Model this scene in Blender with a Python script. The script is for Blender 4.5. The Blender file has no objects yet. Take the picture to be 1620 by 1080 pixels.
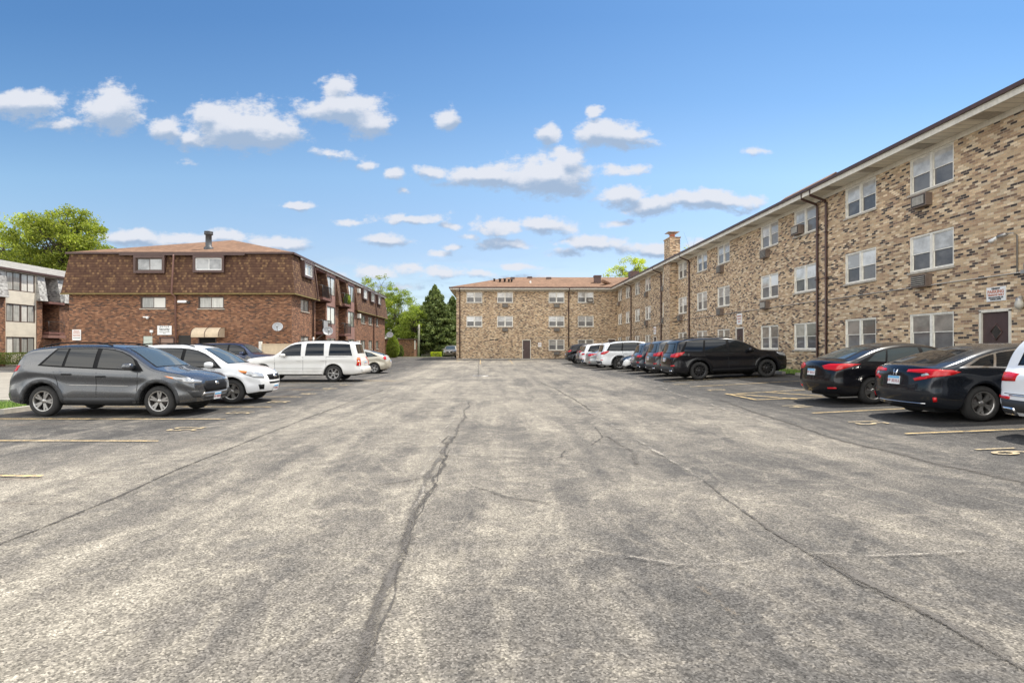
import bpy, bmesh, math, random
import numpy as np
from mathutils import Vector, Matrix
from mathutils.bvhtree import BVHTree
random.seed(7); RNG = np.random.default_rng(11)
R = math.radians
scene = bpy.context.scene
# ---------------------------------------------------------------- camera
F, VX, VY, HC = 870.0, 778.0, 549.0, 1.62
cam_d = bpy.data.cameras.new('camera'); cam = bpy.data.objects.new('camera', cam_d)
scene.collection.objects.link(cam); scene.camera = cam
cam.location = (0, 0, HC); cam.rotation_euler = (R(90), 0, 0)
cam_d.sensor_width = 36; cam_d.lens = F/1620*36
cam_d.shift_x = (810-VX)/1620; cam_d.shift_y = (VY-540)/1620
cam_d.clip_start = .1; cam_d.clip_end = 4000
# ---------------------------------------------------------------- sun, sky, exposure
SUN_EL, SUN_AZ = R(60), R(50)
S = Vector((math.sin(SUN_AZ)*math.cos(SUN_EL), math.cos(SUN_AZ)*math.cos(SUN_EL), math.sin(SUN_EL)))
sd = bpy.data.lights.new('sun', 'SUN'); sun = bpy.data.objects.new('sun', sd); scene.collection.objects.link(sun)
sun.rotation_euler = S.to_track_quat('Z', 'Y').to_euler(); sd.energy = 3.5; sd.angle = R(1.5); sd.color = (1, .93, .82)
scene.view_settings.view_transform = 'Standard'; scene.view_settings.look = 'None'
scene.view_settings.exposure = 0.90; scene.view_settings.gamma = 1
w = bpy.data.worlds.new("World"); scene.world = w; w.use_nodes = True
try: w.cycles.sampling_method = 'MANUAL'; w.cycles.sample_map_resolution = 1024
except Exception: pass

class NT:
    """small helper to write node trees"""
    def __init__(s, tree): s.t = tree; s.n = tree.nodes; s.l = tree.links
    def new(s, typ, **kw):
        n = s.n.new(typ)
        for k, v in kw.items(): setattr(n, k, v)
        return n
    def put(s, sock, v):
        if v is None: return
        if isinstance(v, bpy.types.NodeSocket): s.l.new(v, sock)
        else: sock.default_value = v
    def math(s, op, a, b=None, c=None, clamp=False):
        n = s.new('ShaderNodeMath', operation=op, use_clamp=clamp)
        s.put(n.inputs[0], a); s.put(n.inputs[1], b)
        if c is not None: s.put(n.inputs[2], c)
        return n.outputs[0]
    def vm(s, op, a, b=None, c=None, out=0):
        n = s.new('ShaderNodeVectorMath', operation=op)
        s.put(n.inputs[0], a)
        if b is not None: s.put(n.inputs[1], b)
        if c is not None: s.put(n.inputs[2], c)
        return n.outputs[out]
    def noise(s, vec, scale, detail=3, rough=.55, dist=0, out=0, dim='3D'):
        n = s.new('ShaderNodeTexNoise', noise_dimensions=dim)
        s.put(n.inputs['Vector'], vec); s.put(n.inputs['Scale'], scale); s.put(n.inputs['Detail'], detail)
        s.put(n.inputs['Roughness'], rough); s.put(n.inputs['Distortion'], dist)
        return n.outputs[out]
    def mix(s, f, a, b, blend='MIX', clamp=False):
        n = s.new('ShaderNodeMix', data_type='RGBA', blend_type=blend, clamp_result=clamp)
        s.put(n.inputs[0], f); s.put(n.inputs[6], a); s.put(n.inputs[7], b)
        return n.outputs[2]
    def ramp(s, f, stops, interp='LINEAR'):
        n = s.new('ShaderNodeValToRGB'); cr = n.color_ramp; cr.interpolation = interp
        while len(cr.elements) > 1: cr.elements.remove(cr.elements[-1])
        for i, (p, c) in enumerate(stops):
            e = cr.elements[0] if i == 0 else cr.elements.new(p)
            e.position = p
            e.color = (c, c, c, 1) if not hasattr(c, '__len__') else (tuple(c)+(1,))[:4]
        s.put(n.inputs[0], f)
        return n.outputs[0]
    def ss(s, v, a, b, o0=0., o1=1.):
        n = s.new('ShaderNodeMapRange', interpolation_type='SMOOTHSTEP')
        s.put(n.inputs[0], v); n.inputs[1].default_value = a; n.inputs[2].default_value = b
        n.inputs[3].default_value = o0; n.inputs[4].default_value = o1
        return n.outputs[0]
    def comb(s, x, y, z):
        n = s.new('ShaderNodeCombineXYZ'); s.put(n.inputs[0], x); s.put(n.inputs[1], y); s.put(n.inputs[2], z); return n.outputs[0]
    def sep(s, v):
        n = s.new('ShaderNodeSeparateXYZ'); s.put(n.inputs[0], v); return n.outputs

def c4(c): return (c[0], c[1], c[2], 1)

# clouds: direction-space blobs (azimuth tangent p, elevation tangent q) with half sizes
CL = [(38,158,80,24,.95),(178,164,58,40,.95),(95,192,55,13,.5),(262,196,34,22,.9),(302,214,36,16,.8),(378,186,88,42,1),(432,205,56,28,.95),(332,172,38,26,.9),
 (545,166,82,28,1),(588,188,50,24,.9),(532,130,36,20,.9),(710,183,25,20,.9),(868,208,30,16,.9),(960,205,62,24,1),(945,173,18,11,.9),(1000,222,50,10,.6),
 (525,241,46,9,.6),(582,256,20,9,.6),(625,270,24,12,.8),(685,268,34,13,.8),(780,272,90,24,1),(870,268,84,36,1.1),(900,242,42,20,.9),(985,268,42,10,.6),
 (985,305,45,18,.9),(1030,322,60,18,.9),(1120,314,90,17,1),(470,321,34,8,.9),(650,341,66,9,.8),(612,378,40,12,.9),(715,389,22,7,.8),(785,356,46,14,.9),
 (708,357,22,6,.7),(865,352,58,15,.9),(800,383,50,9,.9),(940,379,66,15,.9),(1035,393,60,12,.8),(1105,388,32,10,.6),(215,374,60,15,1),(330,374,90,14,1),(430,382,76,13,1),
 (590,430,45,11,.8),(560,348,34,7,.7),(640,424,30,9,.8),(690,400,26,6,.6),(745,372,24,6,.6),(820,420,34,7,.7),(895,398,40,8,.7),(985,350,40,7,.6),(1160,330,34,7,.5),(300,255,34,7,.35),(640,300,20,6,.5),(150,160,16,26,.6),(700,430,45,11,.8),(760,433,34,9,.7),(830,440,60,8,.6),(630,452,70,8,.6),(1195,240,34,6,.35),(500,438,60,9,.6)]
def build_sky():
    t = NT(w.node_tree); t.n.clear()
    out = t.new('ShaderNodeOutputWorld'); bg = t.new('ShaderNodeBackground')
    sky = t.new('ShaderNodeTexSky', sky_type='NISHITA', sun_disc=False, sun_elevation=SUN_EL, sun_rotation=SUN_AZ,
                air_density=1.0, dust_density=.6, ozone_density=2.5, altitude=100)
    # group: blob field
    g = bpy.data.node_groups.new('cloud_field', 'ShaderNodeTree')
    g.interface.new_socket('v', in_out='INPUT', socket_type='NodeSocketVector')
    g.interface.new_socket('d', in_out='OUTPUT', socket_type='NodeSocketFloat')
    q = NT(g); gi = q.new('NodeGroupInput'); go = q.new('NodeGroupOutput')
    v = gi.outputs[0]; acc = None
    for (x, y, rx, ry, k) in CL:
        c = ((x-VX)/F, (VY-y)/F-.25*ry/F, 0); rx *= 1.12; ry *= 1.24
        d = q.vm('MULTIPLY', q.vm('SUBTRACT', v, c), (F/rx, F/ry, 0))
        l = q.vm('LENGTH', d, out=1)
        e = q.math('MULTIPLY_ADD', l, -k, k)
        acc = e if acc is None else q.math('SMOOTH_MAX', acc, e, .12)
    q.l.new(acc, go.inputs[0])
    tc = t.new('ShaderNodeTexCoord').outputs['Generated']
    sx, sy, sz = t.sep(tc)
    ay = t.math('MAXIMUM', t.math('ABSOLUTE', sy), .02)
    p = t.math('DIVIDE', sx, ay); qq = t.math('DIVIDE', sz, ay)
    uv = t.comb(p, qq, 0)
    warp = t.noise(uv, 9, 4, .6, out=1)
    uvw = t.vm('ADD', uv, t.vm('MULTIPLY', t.vm('SUBTRACT', warp, (.5, .5, .5)), (.075, .04, 0)))
    def field(off):
        gn = t.new('ShaderNodeGroup'); gn.node_tree = g
        t.l.new(t.vm('ADD', uvw, off), gn.inputs[0])
        n = t.noise(t.vm('MULTIPLY', t.vm('ADD', uv, off), (1, 1.6, 0)), 24, 8, .66)
        return t.math('MULTIPLY_ADD', t.math('SUBTRACT', n, .5), 1.55, gn.outputs[0])
    d0 = field((0, 0, 0)); d1 = field((-.004, .020, 0))
    alpha = t.ss(d0, .03, .50)
    veil = t.ss(t.noise(t.vm('MULTIPLY', uv, (1, 3.2, 0)), 3.2, 6, .65), .50, .80, 0, .30)
    veil = t.math('MULTIPLY', veil, t.ss(qq, .0, .33, 1, 0))
    band = t.ss(t.noise(t.vm('MULTIPLY', uv, (1, 6, 0)), 7, 5, .6), .45, .62, 0, .75)
    band = t.math('MULTIPLY', band, t.math('MULTIPLY', t.ss(qq, .20, .06), t.ss(qq, .0, .02)))
    def blob(off):
        gn = t.new('ShaderNodeGroup'); gn.node_tree = g; t.l.new(t.vm('ADD', uvw, off), gn.inputs[0]); return gn.outputs[0]
    vb = t.math('SUBTRACT', blob((.008, -.016, 0)), blob((0, .016, 0)))
    lit = t.math('ADD', vb, t.math('MULTIPLY', t.math('SUBTRACT', d0, d1), .8))
    lit = t.ss(lit, -.60, .40)
    sepc = t.math('SUBTRACT', 1, alpha)
    ccol = t.mix(lit, (.44, .57, .77, 1), (.92, .95, 1.03, 1))
    # clear sky: Nishita, tinted by elevation towards the deep blue of the photograph
    tint = t.ramp(qq, [(0, (.70, .66, .64)), (.166, (.67, .64, .63)), (.31, (.65, .71, .69)), (.45, (.46, .60, .66)), (.60, (.345, .515, .62)), (.9, (.31, .49, .62))])
    clear = t.mix(1, sky.outputs[0], tint, 'MULTIPLY')
    clear = t.vm('SCALE', clear, None); clear.node.inputs[3].default_value = SKY_K
    a2 = t.math('MAXIMUM', alpha, t.math('MAXIMUM', veil, t.math('MULTIPLY', band, .55)), clamp=True)
    a2 = t.math('MULTIPLY', a2, .95)
    cc = t.vm('SCALE', ccol, None); cc.node.inputs[3].default_value = CLOUD_K
    col = t.mix(a2, clear, cc)
    # unseen bright warm cloud added behind and beside the camera to light shaded walls
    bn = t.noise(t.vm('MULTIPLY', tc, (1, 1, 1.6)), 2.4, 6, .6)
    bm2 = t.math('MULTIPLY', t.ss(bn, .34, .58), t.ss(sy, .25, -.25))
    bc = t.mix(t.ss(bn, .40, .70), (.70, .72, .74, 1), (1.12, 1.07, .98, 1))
    bc = t.vm('SCALE', bc, None); bc.node.inputs[3].default_value = BACK_FILL_K
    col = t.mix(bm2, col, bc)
    up = t.ss(sz, -.02, .0)
    col = t.mix(up, (1.2, 1.15, 1.05, 1), col)
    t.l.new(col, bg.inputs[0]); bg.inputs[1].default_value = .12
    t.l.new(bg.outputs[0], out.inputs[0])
SKY_K, CLOUD_K, BACK_FILL_K = 1.06, 3.9, 14.5
build_sky()

# ---------------------------------------------------------------- terrain height
def sstep(a, b, x):
    t = min(1, max(0, (x-a)/(b-a))); return t*t*(3-2*t)
def gz(x, y):
    r = .04*max(0, min(x, 16)-3)
    if 2 < x < 4: r = .01*(x-2)**2 if x < 4 else r
    b = .19*sstep(38, 64, y)
    return r + b*(1-r/.52)
def P(x, y, Y):   # photo pixel and depth -> world point
    return ((x-VX)*Y/F, Y, HC-(y-VY)*Y/F)

# ---------------------------------------------------------------- mesh builder
COL = scene.collection
class MB:
    def __init__(s, T=None): s.v = []; s.f = []; s.m = []; s.T = T or (lambda a, b, c: (a, b, c)); s.sm = []
    def pt(s, a, b, c): s.v.append(s.T(a, b, c)); return len(s.v)-1
    def quad(s, pts, m=0, sm=False):
        ids = [s.pt(*p) for p in pts]; s.f.append(ids); s.m.append(m); s.sm.append(sm)
    def box(s, x0, x1, y0, y1, z0, z1, m=0):
        i = [s.pt(x, y, z) for z in (z0, z1) for y in (y0, y1) for x in (x0, x1)]
        for f in ((0,2,3,1),(4,5,7,6),(0,1,5,4),(2,6,7,3),(0,4,6,2),(1,3,7,5)):
            s.f.append([i[k] for k in f]); s.m.append(m); s.sm.append(False)
    def prism(s, poly, axis, a, b, m=0):
        """poly: 2D points; axis: extruded axis index; other two axes in order"""
        def mk(p, t):
            q = list(p); q.insert(axis, t); return q
        A = [s.pt(*mk(p, a)) for p in poly]; B = [s.pt(*mk(p, b)) for p in poly]; n = len(poly)
        s.f.append(A); s.f.append(B[::-1])
        for k in range(n): s.f.append([A[k], A[(k+1) % n], B[(k+1) % n], B[k]])
        s.m += [m]*(n+2); s.sm += [False]*(n+2)
    def tube(s, path, r, n=8, m=0, cap=True):
        path = [Vector(p) for p in path]; rings = []
        rr = r if hasattr(r, '__len__') else [r]*len(path)
        up0 = Vector((0, 0, 1))
        for i, p in enumerate(path):
            d = (path[min(i+1, len(path)-1)]-path[max(i-1, 0)]).normalized()
            up = up0 if abs(d.z) < .95 else Vector((0, 1, 0))
            a = d.cross(up).normalized(); b = d.cross(a).normalized()
            rings.append([s.pt(*(p+a*math.cos(t)*rr[i]+b*math.sin(t)*rr[i])) for t in [2*math.pi*k/n for k in range(n)]])
        for i in range(len(rings)-1):
            for k in range(n):
                s.f.append([rings[i][k], rings[i][(k+1) % n], rings[i+1][(k+1) % n], rings[i+1][k]]); s.m.append(m); s.sm.append(True)
        if cap:
            s.f.append(rings[0][::-1]); s.f.append(rings[-1]); s.m += [m, m]; s.sm += [False, False]
    def lathe(s, prof, n=24, axis='z', c=(0, 0, 0), m=0):
        """prof: (radius, height)"""
        rings = []
        for (r, h) in prof:
            ring = []
            for k in range(n):
                t = 2*math.pi*k/n; a, b = r*math.cos(t), r*math.sin(t)
                q = (a, b, h) if axis == 'z' else ((a, h, b) if axis == 'y' else (h, a, b))
                ring.append(s.pt(c[0]+q[0], c[1]+q[1], c[2]+q[2]))
            rings.append(ring)
        for i in range(len(rings)-1):
            for k in range(n):
                s.f.append([rings[i][k], rings[i][(k+1) % n], rings[i+1][(k+1) % n], rings[i+1][k]]); s.m.append(m); s.sm.append(True)
    def mesh(s, name, mats, org=(0, 0, 0)):
        me = bpy.data.meshes.new(name)
        V = [(p[0]-org[0], p[1]-org[1], p[2]-org[2]) for p in s.v]
        me.from_pydata(V, [], s.f)
        mats = mats if isinstance(mats, (list, tuple)) else [mats]
        for m in mats: me.materials.append(m)
        me.polygons.foreach_set('material_index', s.m); me.polygons.foreach_set('use_smooth', s.sm)
        uv = me.uv_layers.new(name='UVMap')
        W = s.v; data = uv.data
        for p in me.polygons:
            n = p.normal
            for li in p.loop_indices:
                x, y, z = W[me.loops[li].vertex_index]
                if abs(n.z) > .8: data[li].uv = (x, y)
                elif abs(n.x) > abs(n.y): data[li].uv = (y, z)
                else: data[li].uv = (x, z)
        me.update(); return me
    def build(s, name, mats, parent=None, world=True, **kw):
        org = (0, 0, 0)
        if parent is not None and world:
            org = parent['_org'] if '_org' in parent else (0, 0, 0)
        o = bpy.data.objects.new(name, s.mesh(name, mats, org)); COL.objects.link(o)
        if parent is not None:
            o.parent = parent; o['_org'] = org
        if kw: tag(o, **kw)
        return o
def tag(o, label=None, cat=None, group=None, kind=None):
    if label: o['label'] = label
    if cat: o['category'] = cat
    if group: o['group'] = group
    if kind: o['kind'] = kind
    return o
def empty(name, loc, label=None, cat=None, group=None, rz=0):
    o = bpy.data.objects.new(name, None); COL.objects.link(o); o.location = loc; o.rotation_euler = (0, 0, rz)
    o.empty_display_size = .2; o['_org'] = tuple(loc)
    return tag(o, label, cat, group)
def dup(root, parent=None, loc=None, rz=None):
    c = root.copy(); COL.objects.link(c)
    if parent is not None: c.parent = parent
    if loc is not None: c.location = loc
    if rz is not None: c.rotation_euler = (0, 0, rz)
    for ch in root.children: dup(ch, c)
    return c
def remove_tree(o):
    for ch in list(o.children): remove_tree(ch)
    bpy.data.objects.remove(o)
def text(s, size, mat, parent, loc, rot, align='CENTER', ext=.002, name='lettering', bold=0, sx=1):
    cu = bpy.data.curves.new(name, 'FONT'); cu.body = s; cu.size = size; cu.align_x = align; cu.align_y = 'CENTER'
    cu.extrude = ext; cu.offset = bold; cu.materials.append(mat)
    o = bpy.data.objects.new(name, cu); COL.objects.link(o)
    if parent is not None:
        o.parent = parent; og = parent['_org'] if '_org' in parent else (0, 0, 0)
        loc = tuple(loc[i]-og[i] for i in range(3))
    o.location = loc; o.rotation_euler = rot; o.scale = (sx, 1, 1)
    return o

# ---------------------------------------------------------------- materials
def mat(name, base=(.5, .5, .5), rough=.6, metal=0, spec=.5, coat=0, emit=None, fn=None, bump=None):
    m = bpy.data.materials.new(name); m.use_nodes = True; t = NT(m.node_tree)
    b = t.n['Principled BSDF']
    b.inputs['Base Color'].default_value = c4(base); b.inputs['Roughness'].default_value = rough
    b.inputs['Metallic'].default_value = metal; b.inputs['Specular IOR Level'].default_value = spec
    if coat: b.inputs['Coat Weight'].default_value = coat; b.inputs['Coat Roughness'].default_value = .04
    if fn: fn(t, b)
    return m
def bumpn(t, b, h, strength=.3, dist=.02):
    n = t.new('ShaderNodeBump'); n.inputs['Strength'].default_value = strength; n.inputs['Distance'].default_value = dist
    t.put(n.inputs['Height'], h); t.l.new(n.outputs[0], b.inputs['Normal'])
def grime(base, amt=.25, scale=1.5, rough=.6, hi=None):
    """plain painted/metal surface with faint mottling"""
    def fn(t, b):
        pos = t.new('ShaderNodeNewGeometry').outputs['Position']
        n = t.noise(pos, scale, 5, .6)
        n2 = t.noise(t.vm('MULTIPLY', pos, (1, 1, .25)), scale*4, 3, .6)
        f = t.math('MULTIPLY_ADD', n, .6, t.math('MULTIPLY', n2, .4))
        k = t.ramp(f, [(.35, 1-amt), (.62, 1+amt*.4)])
        t.l.new(t.mix(1, c4(base), k, 'MULTIPLY'), b.inputs['Base Color'])
    return fn
def gm(name, base, amt=.25, scale=1.5, rough=.6, metal=0, spec=.5):
    return mat(name, base, rough, metal, spec, fn=grime(base, amt, scale))

def brick_mat(name, stops, mortar, bw=.205, bh=.072, clus=.55, tintn=.0):
    def fn(t, b):
        uv = t.new('ShaderNodeUVMap').outputs[0]
        def br(off, sm=.02, ms=.012):
            n = t.new('ShaderNodeTexBrick', offset=.5)
            n.inputs['Color1'].default_value = (0, 0, 0, 1); n.inputs['Color2'].default_value = (1, 1, 1, 1); n.inputs['Mortar'].default_value = (.5, .5, .5, 1)
            n.inputs['Scale'].default_value = 1; n.inputs['Mortar Size'].default_value = ms; n.inputs['Mortar Smooth'].default_value = sm
            n.inputs['Brick Width'].default_value = bw; n.inputs['Row Height'].default_value = bh
            t.put(n.inputs['Vector'], t.vm('ADD', uv, off)); return n
        u_, v_, _z = t.sep(uv); row = t.math('FLOOR', t.math('DIVIDE', v_, bh))
        us = t.math('ADD', t.math('DIVIDE', u_, bw), t.math('MULTIPLY', t.math('FLOORED_MODULO', row, 2), .5))
        cell = t.comb(t.math('FLOOR', us), row, 0)
        wn = t.new('ShaderNodeTexWhiteNoise', noise_dimensions='2D'); t.put(wn.inputs['Vector'], cell)
        mo = t.math('MAXIMUM', t.math('LESS_THAN', t.math('FRACT', us), .010/bw), t.math('LESS_THAN', t.math('FRACT', t.math('DIVIDE', v_, bh)), .010/bh))
        bid = t.noise(t.vm('MULTIPLY', cell, (bw*.9, bh*1.6, 0)), 1.1, 4, .65)
        # clusters: runs of the same brick along a course
        f = t.math('ADD', wn.outputs['Value'], t.math('MULTIPLY', t.math('SUBTRACT', bid, .5), clus))
        col = t.ramp(f, stops, 'CONSTANT')
        var = t.math('MULTIPLY_ADD', t.sep(wn.outputs['Color'])[1], .42, .79)
        col = t.mix(1, col, var, 'MULTIPLY')
        fine = t.noise(uv, 26, 3, .6)
        col = t.mix(1, col, t.ramp(fine, [(.3, .86), (.7, 1.14)]), 'MULTIPLY')
        wash = t.noise(uv, .35, 4, .6)
        col = t.mix(1, col, t.ramp(wash, [(.3, .88), (.7, 1.1)]), 'MULTIPLY')
        col = t.mix(mo, col, c4(mortar))
        t.l.new(col, b.inputs['Base Color'])
        bumpn(t, b, t.math('SUBTRACT', fine, t.math('MULTIPLY', mo, 2)), .5, .006)
    return mat(name, rough=.85, spec=.25, fn=fn)
M = {}
M['brick_tan'] = brick_mat('tan_blend_brick', [(0, (.075, .060, .053)), (.12, (.22, .145, .10)), (.22, (.40, .265, .165)), (.38, (.48, .335, .205)), (.58, (.56, .41, .255)), (.82, (.67, .53, .36))], (.47, .385, .29), clus=.38)
M['brick_red'] = brick_mat('red_brown_brick', [(0, (.085, .052, .042)), (.12, (.145, .072, .048)), (.30, (.195, .092, .053)), (.58, (.255, .122, .070)), (.84, (.325, .170, .098))], (.22, .15, .10), clus=.3)
def shingle(name, stops, w_=.30, h_=.14, rowd=.35, nz=9):
    def fn(t, b):
        uv = t.new('ShaderNodeUVMap').outputs[0]
        n = t.new('ShaderNodeTexBrick', offset=.42)
        n.inputs['Color1'].default_value = (0, 0, 0, 1); n.inputs['Color2'].default_value = (1, 1, 1, 1)
        n.inputs['Scale'].default_value = 1; n.inputs['Mortar Size'].default_value = .012; n.inputs['Mortar Smooth'].default_value = .6
        n.inputs['Mortar'].default_value = (.4, .4, .4, 1)
        n.inputs['Brick Width'].default_value = w_; n.inputs['Row Height'].default_value = h_
        wv = t.vm('ADD', uv, t.vm('MULTIPLY', t.vm('SUBTRACT', t.noise(uv, 5, 2, out=1), (.5, .5, .5)), (.05, .02, 0)))
        t.put(n.inputs['Vector'], wv)
        f = t.math('ADD', n.outputs[0], t.math('MULTIPLY', t.math('SUBTRACT', t.noise(uv, nz, 3, .6), .5), .5))
        col = t.ramp(f, stops)
        row = t.math('FRACT', t.math('DIVIDE', t.sep(wv)[1], h_))
        col = t.mix(1, col, t.ramp(row, [(0, 1-rowd), (.25, 1), (1, 1.06)]), 'MULTIPLY')
        col = t.mix(1, col, t.ramp(t.noise(uv, .4, 4, .6), [(.3, .87), (.7, 1.12)]), 'MULTIPLY')
        col = t.mix(1, col, t.ramp(t.noise(uv, 60, 2, .6), [(.3, .85), (.7, 1.15)]), 'MULTIPLY')
        t.l.new(col, b.inputs['Base Color']); bumpn(t, b, row, .3, .01)
    return mat(name, rough=.9, spec=.2, fn=fn)
M['mansard'] = shingle('brown_mansard_shingle', [(0, (.080, .042, .030)), (.45, (.11, .060, .040)), (.70, (.13, .072, .045)), (.84, (.18, .105, .058)), (1, (.23, .138, .075))], .17, .18, .65, 30)
M['roof_tan'] = shingle('tan_roof_shingle', [(0, (.14, .083, .054)), (.5, (.185, .11, .070)), (1, (.25, .15, .097))], .30, .14, .15)
M['roof_grey'] = shingle('grey_roof_shingle', [(0, (.19, .182, .17)), (1, (.30, .288, .27))], .30, .14, .2)
M['shake_grey'] = shingle('grey_shake', [(0, (.22, .21, .20)), (.6, (.42, .41, .39)), (1, (.55, .54, .5))], .22, .16, .45)
M['brown'] = gm('brown_metal', (.085, .045, .037), .25, 2, .45)
M['brown_lt'] = gm('brown_siding', (.24, .13, .105), .2, 2, .6)
M['taupe'] = gm('taupe_door', (.30, .19, .14), .2, 2, .6)
M['white_trim'] = gm('off_white_trim', (.72, .67, .57), .18, 3, .55)
M['stone'] = gm('pale_stone_sill', (.46, .41, .34), .25, 4, .8)
M['frame'] = gm('painted_window_frame', (.80, .765, .68), .22, 5, .5)
M['dframe'] = gm('brown_window_frame', (.10, .065, .05), .2, 5, .5)
M['wframe'] = gm('white_window_frame', (.75, .75, .73), .1, 5, .45)
M['cream'] = gm('cream_siding', (.66, .60, .48), .12, 2, .6)
M['beige'] = gm('beige_awning_canvas', (.62, .50, .35), .15, 3, .8)
M['steel'] = gm('galvanised_conduit', (.45, .43, .40), .2, 6, .45, .6)
M['black_metal'] = gm('black_metal', (.02, .018, .018), .3, 4, .5)
M['dark'] = mat('dark_void', (.012, .012, .012), .9)
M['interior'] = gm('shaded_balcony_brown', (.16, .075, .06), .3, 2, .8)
M['concrete'] = gm('concrete_kerb', (.42, .39, .34), .3, 1.2, .85)
M['white'] = mat('white_enamel', (.8, .8, .78), .4)
M['red_ink'] = mat('red_lettering', (.52, .20, .13), .6)
M['black_ink'] = mat('black_lettering', (.03, .03, .03), .6)
M['pole'] = gm('weathered_timber', (.30, .30, .22), .3, 3, .9)
M['clay'] = gm('clay_pot', (.5, .2, .12), .2, 4, .8)
M['siding_white'] = gm('pale_vinyl', (.7, .68, .62), .12, 3, .6)
def siding_fn(base, h=.12):
    def fn(t, b):
        uv = t.new('ShaderNodeUVMap').outputs[0]
        row = t.math('FRACT', t.math('DIVIDE', t.sep(uv)[1], h))
        c = t.mix(1, c4(base), t.ramp(row, [(0, .55), (.14, .98), (1, 1.03)]), 'MULTIPLY')
        c = t.mix(1, c, t.ramp(t.noise(uv, 1.3, 4), [(.3, .88), (.7, 1.08)]), 'MULTIPLY')
        t.l.new(c, b.inputs['Base Color']); bumpn(t, b, row, .4, .012)
    return fn
M['lap_cream'] = mat('cream_lap_siding', rough=.55, fn=siding_fn((.66, .60, .49)))
M['lap_brown'] = mat('mauve_lap_siding', rough=.6, fn=siding_fn((.30, .17, .14)))
M['soffit'] = mat('vented_soffit', rough=.6, fn=siding_fn((.82, .76, .64), .3))
# glass faces of windows: what is seen is the blind, curtain or screen under a reflecting pane
def pane_mat(name, lo, hi, vert=0, rough=.06, refl=.5):
    def fn(t, b):
        uv = t.new('ShaderNodeUVMap').outputs[0]; rnd = t.new('ShaderNodeObjectInfo').outputs['Random']
        o = t.comb(t.math('MULTIPLY', rnd, 37), t.math('MULTIPLY', rnd, 11), 0)
        v = t.vm('ADD', uv, o)
        f = t.noise(t.vm('MULTIPLY', v, (1, 1.4, 1)), 1.6, 4, .6)
        if vert: f = t.math('MULTIPLY_ADD', t.noise(t.vm('MULTIPLY', v, (1, .05, 1)), vert, 3, .7), .75, t.math('MULTIPLY', f, .25))
        f = t.math('ADD', f, t.math('MULTIPLY', t.math('SUBTRACT', rnd, .5), .5))
        t.l.new(t.ramp(f, [(.3, lo), (.68, hi)]), b.inputs['Base Color'])
        nz = t.noise(v, .9, 2); bumpn(t, b, nz, .12, .05)
    return mat(name, rough=rough, spec=refl, coat=.6, fn=fn)
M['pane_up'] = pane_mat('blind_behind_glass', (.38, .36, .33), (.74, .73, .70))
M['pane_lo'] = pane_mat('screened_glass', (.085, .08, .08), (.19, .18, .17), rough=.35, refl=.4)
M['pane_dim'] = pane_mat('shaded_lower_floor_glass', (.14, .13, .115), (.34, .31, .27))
M['pane_curt'] = pane_mat('curtain_behind_glass', (.24, .24, .22), (.66, .64, .58), vert=9)
M['pane_grey'] = pane_mat('grey_glass', (.20, .20, .20), (.44, .44, .43))
M['glass_block'] = mat('glass_block', (.5, .55, .48), .25)
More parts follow.
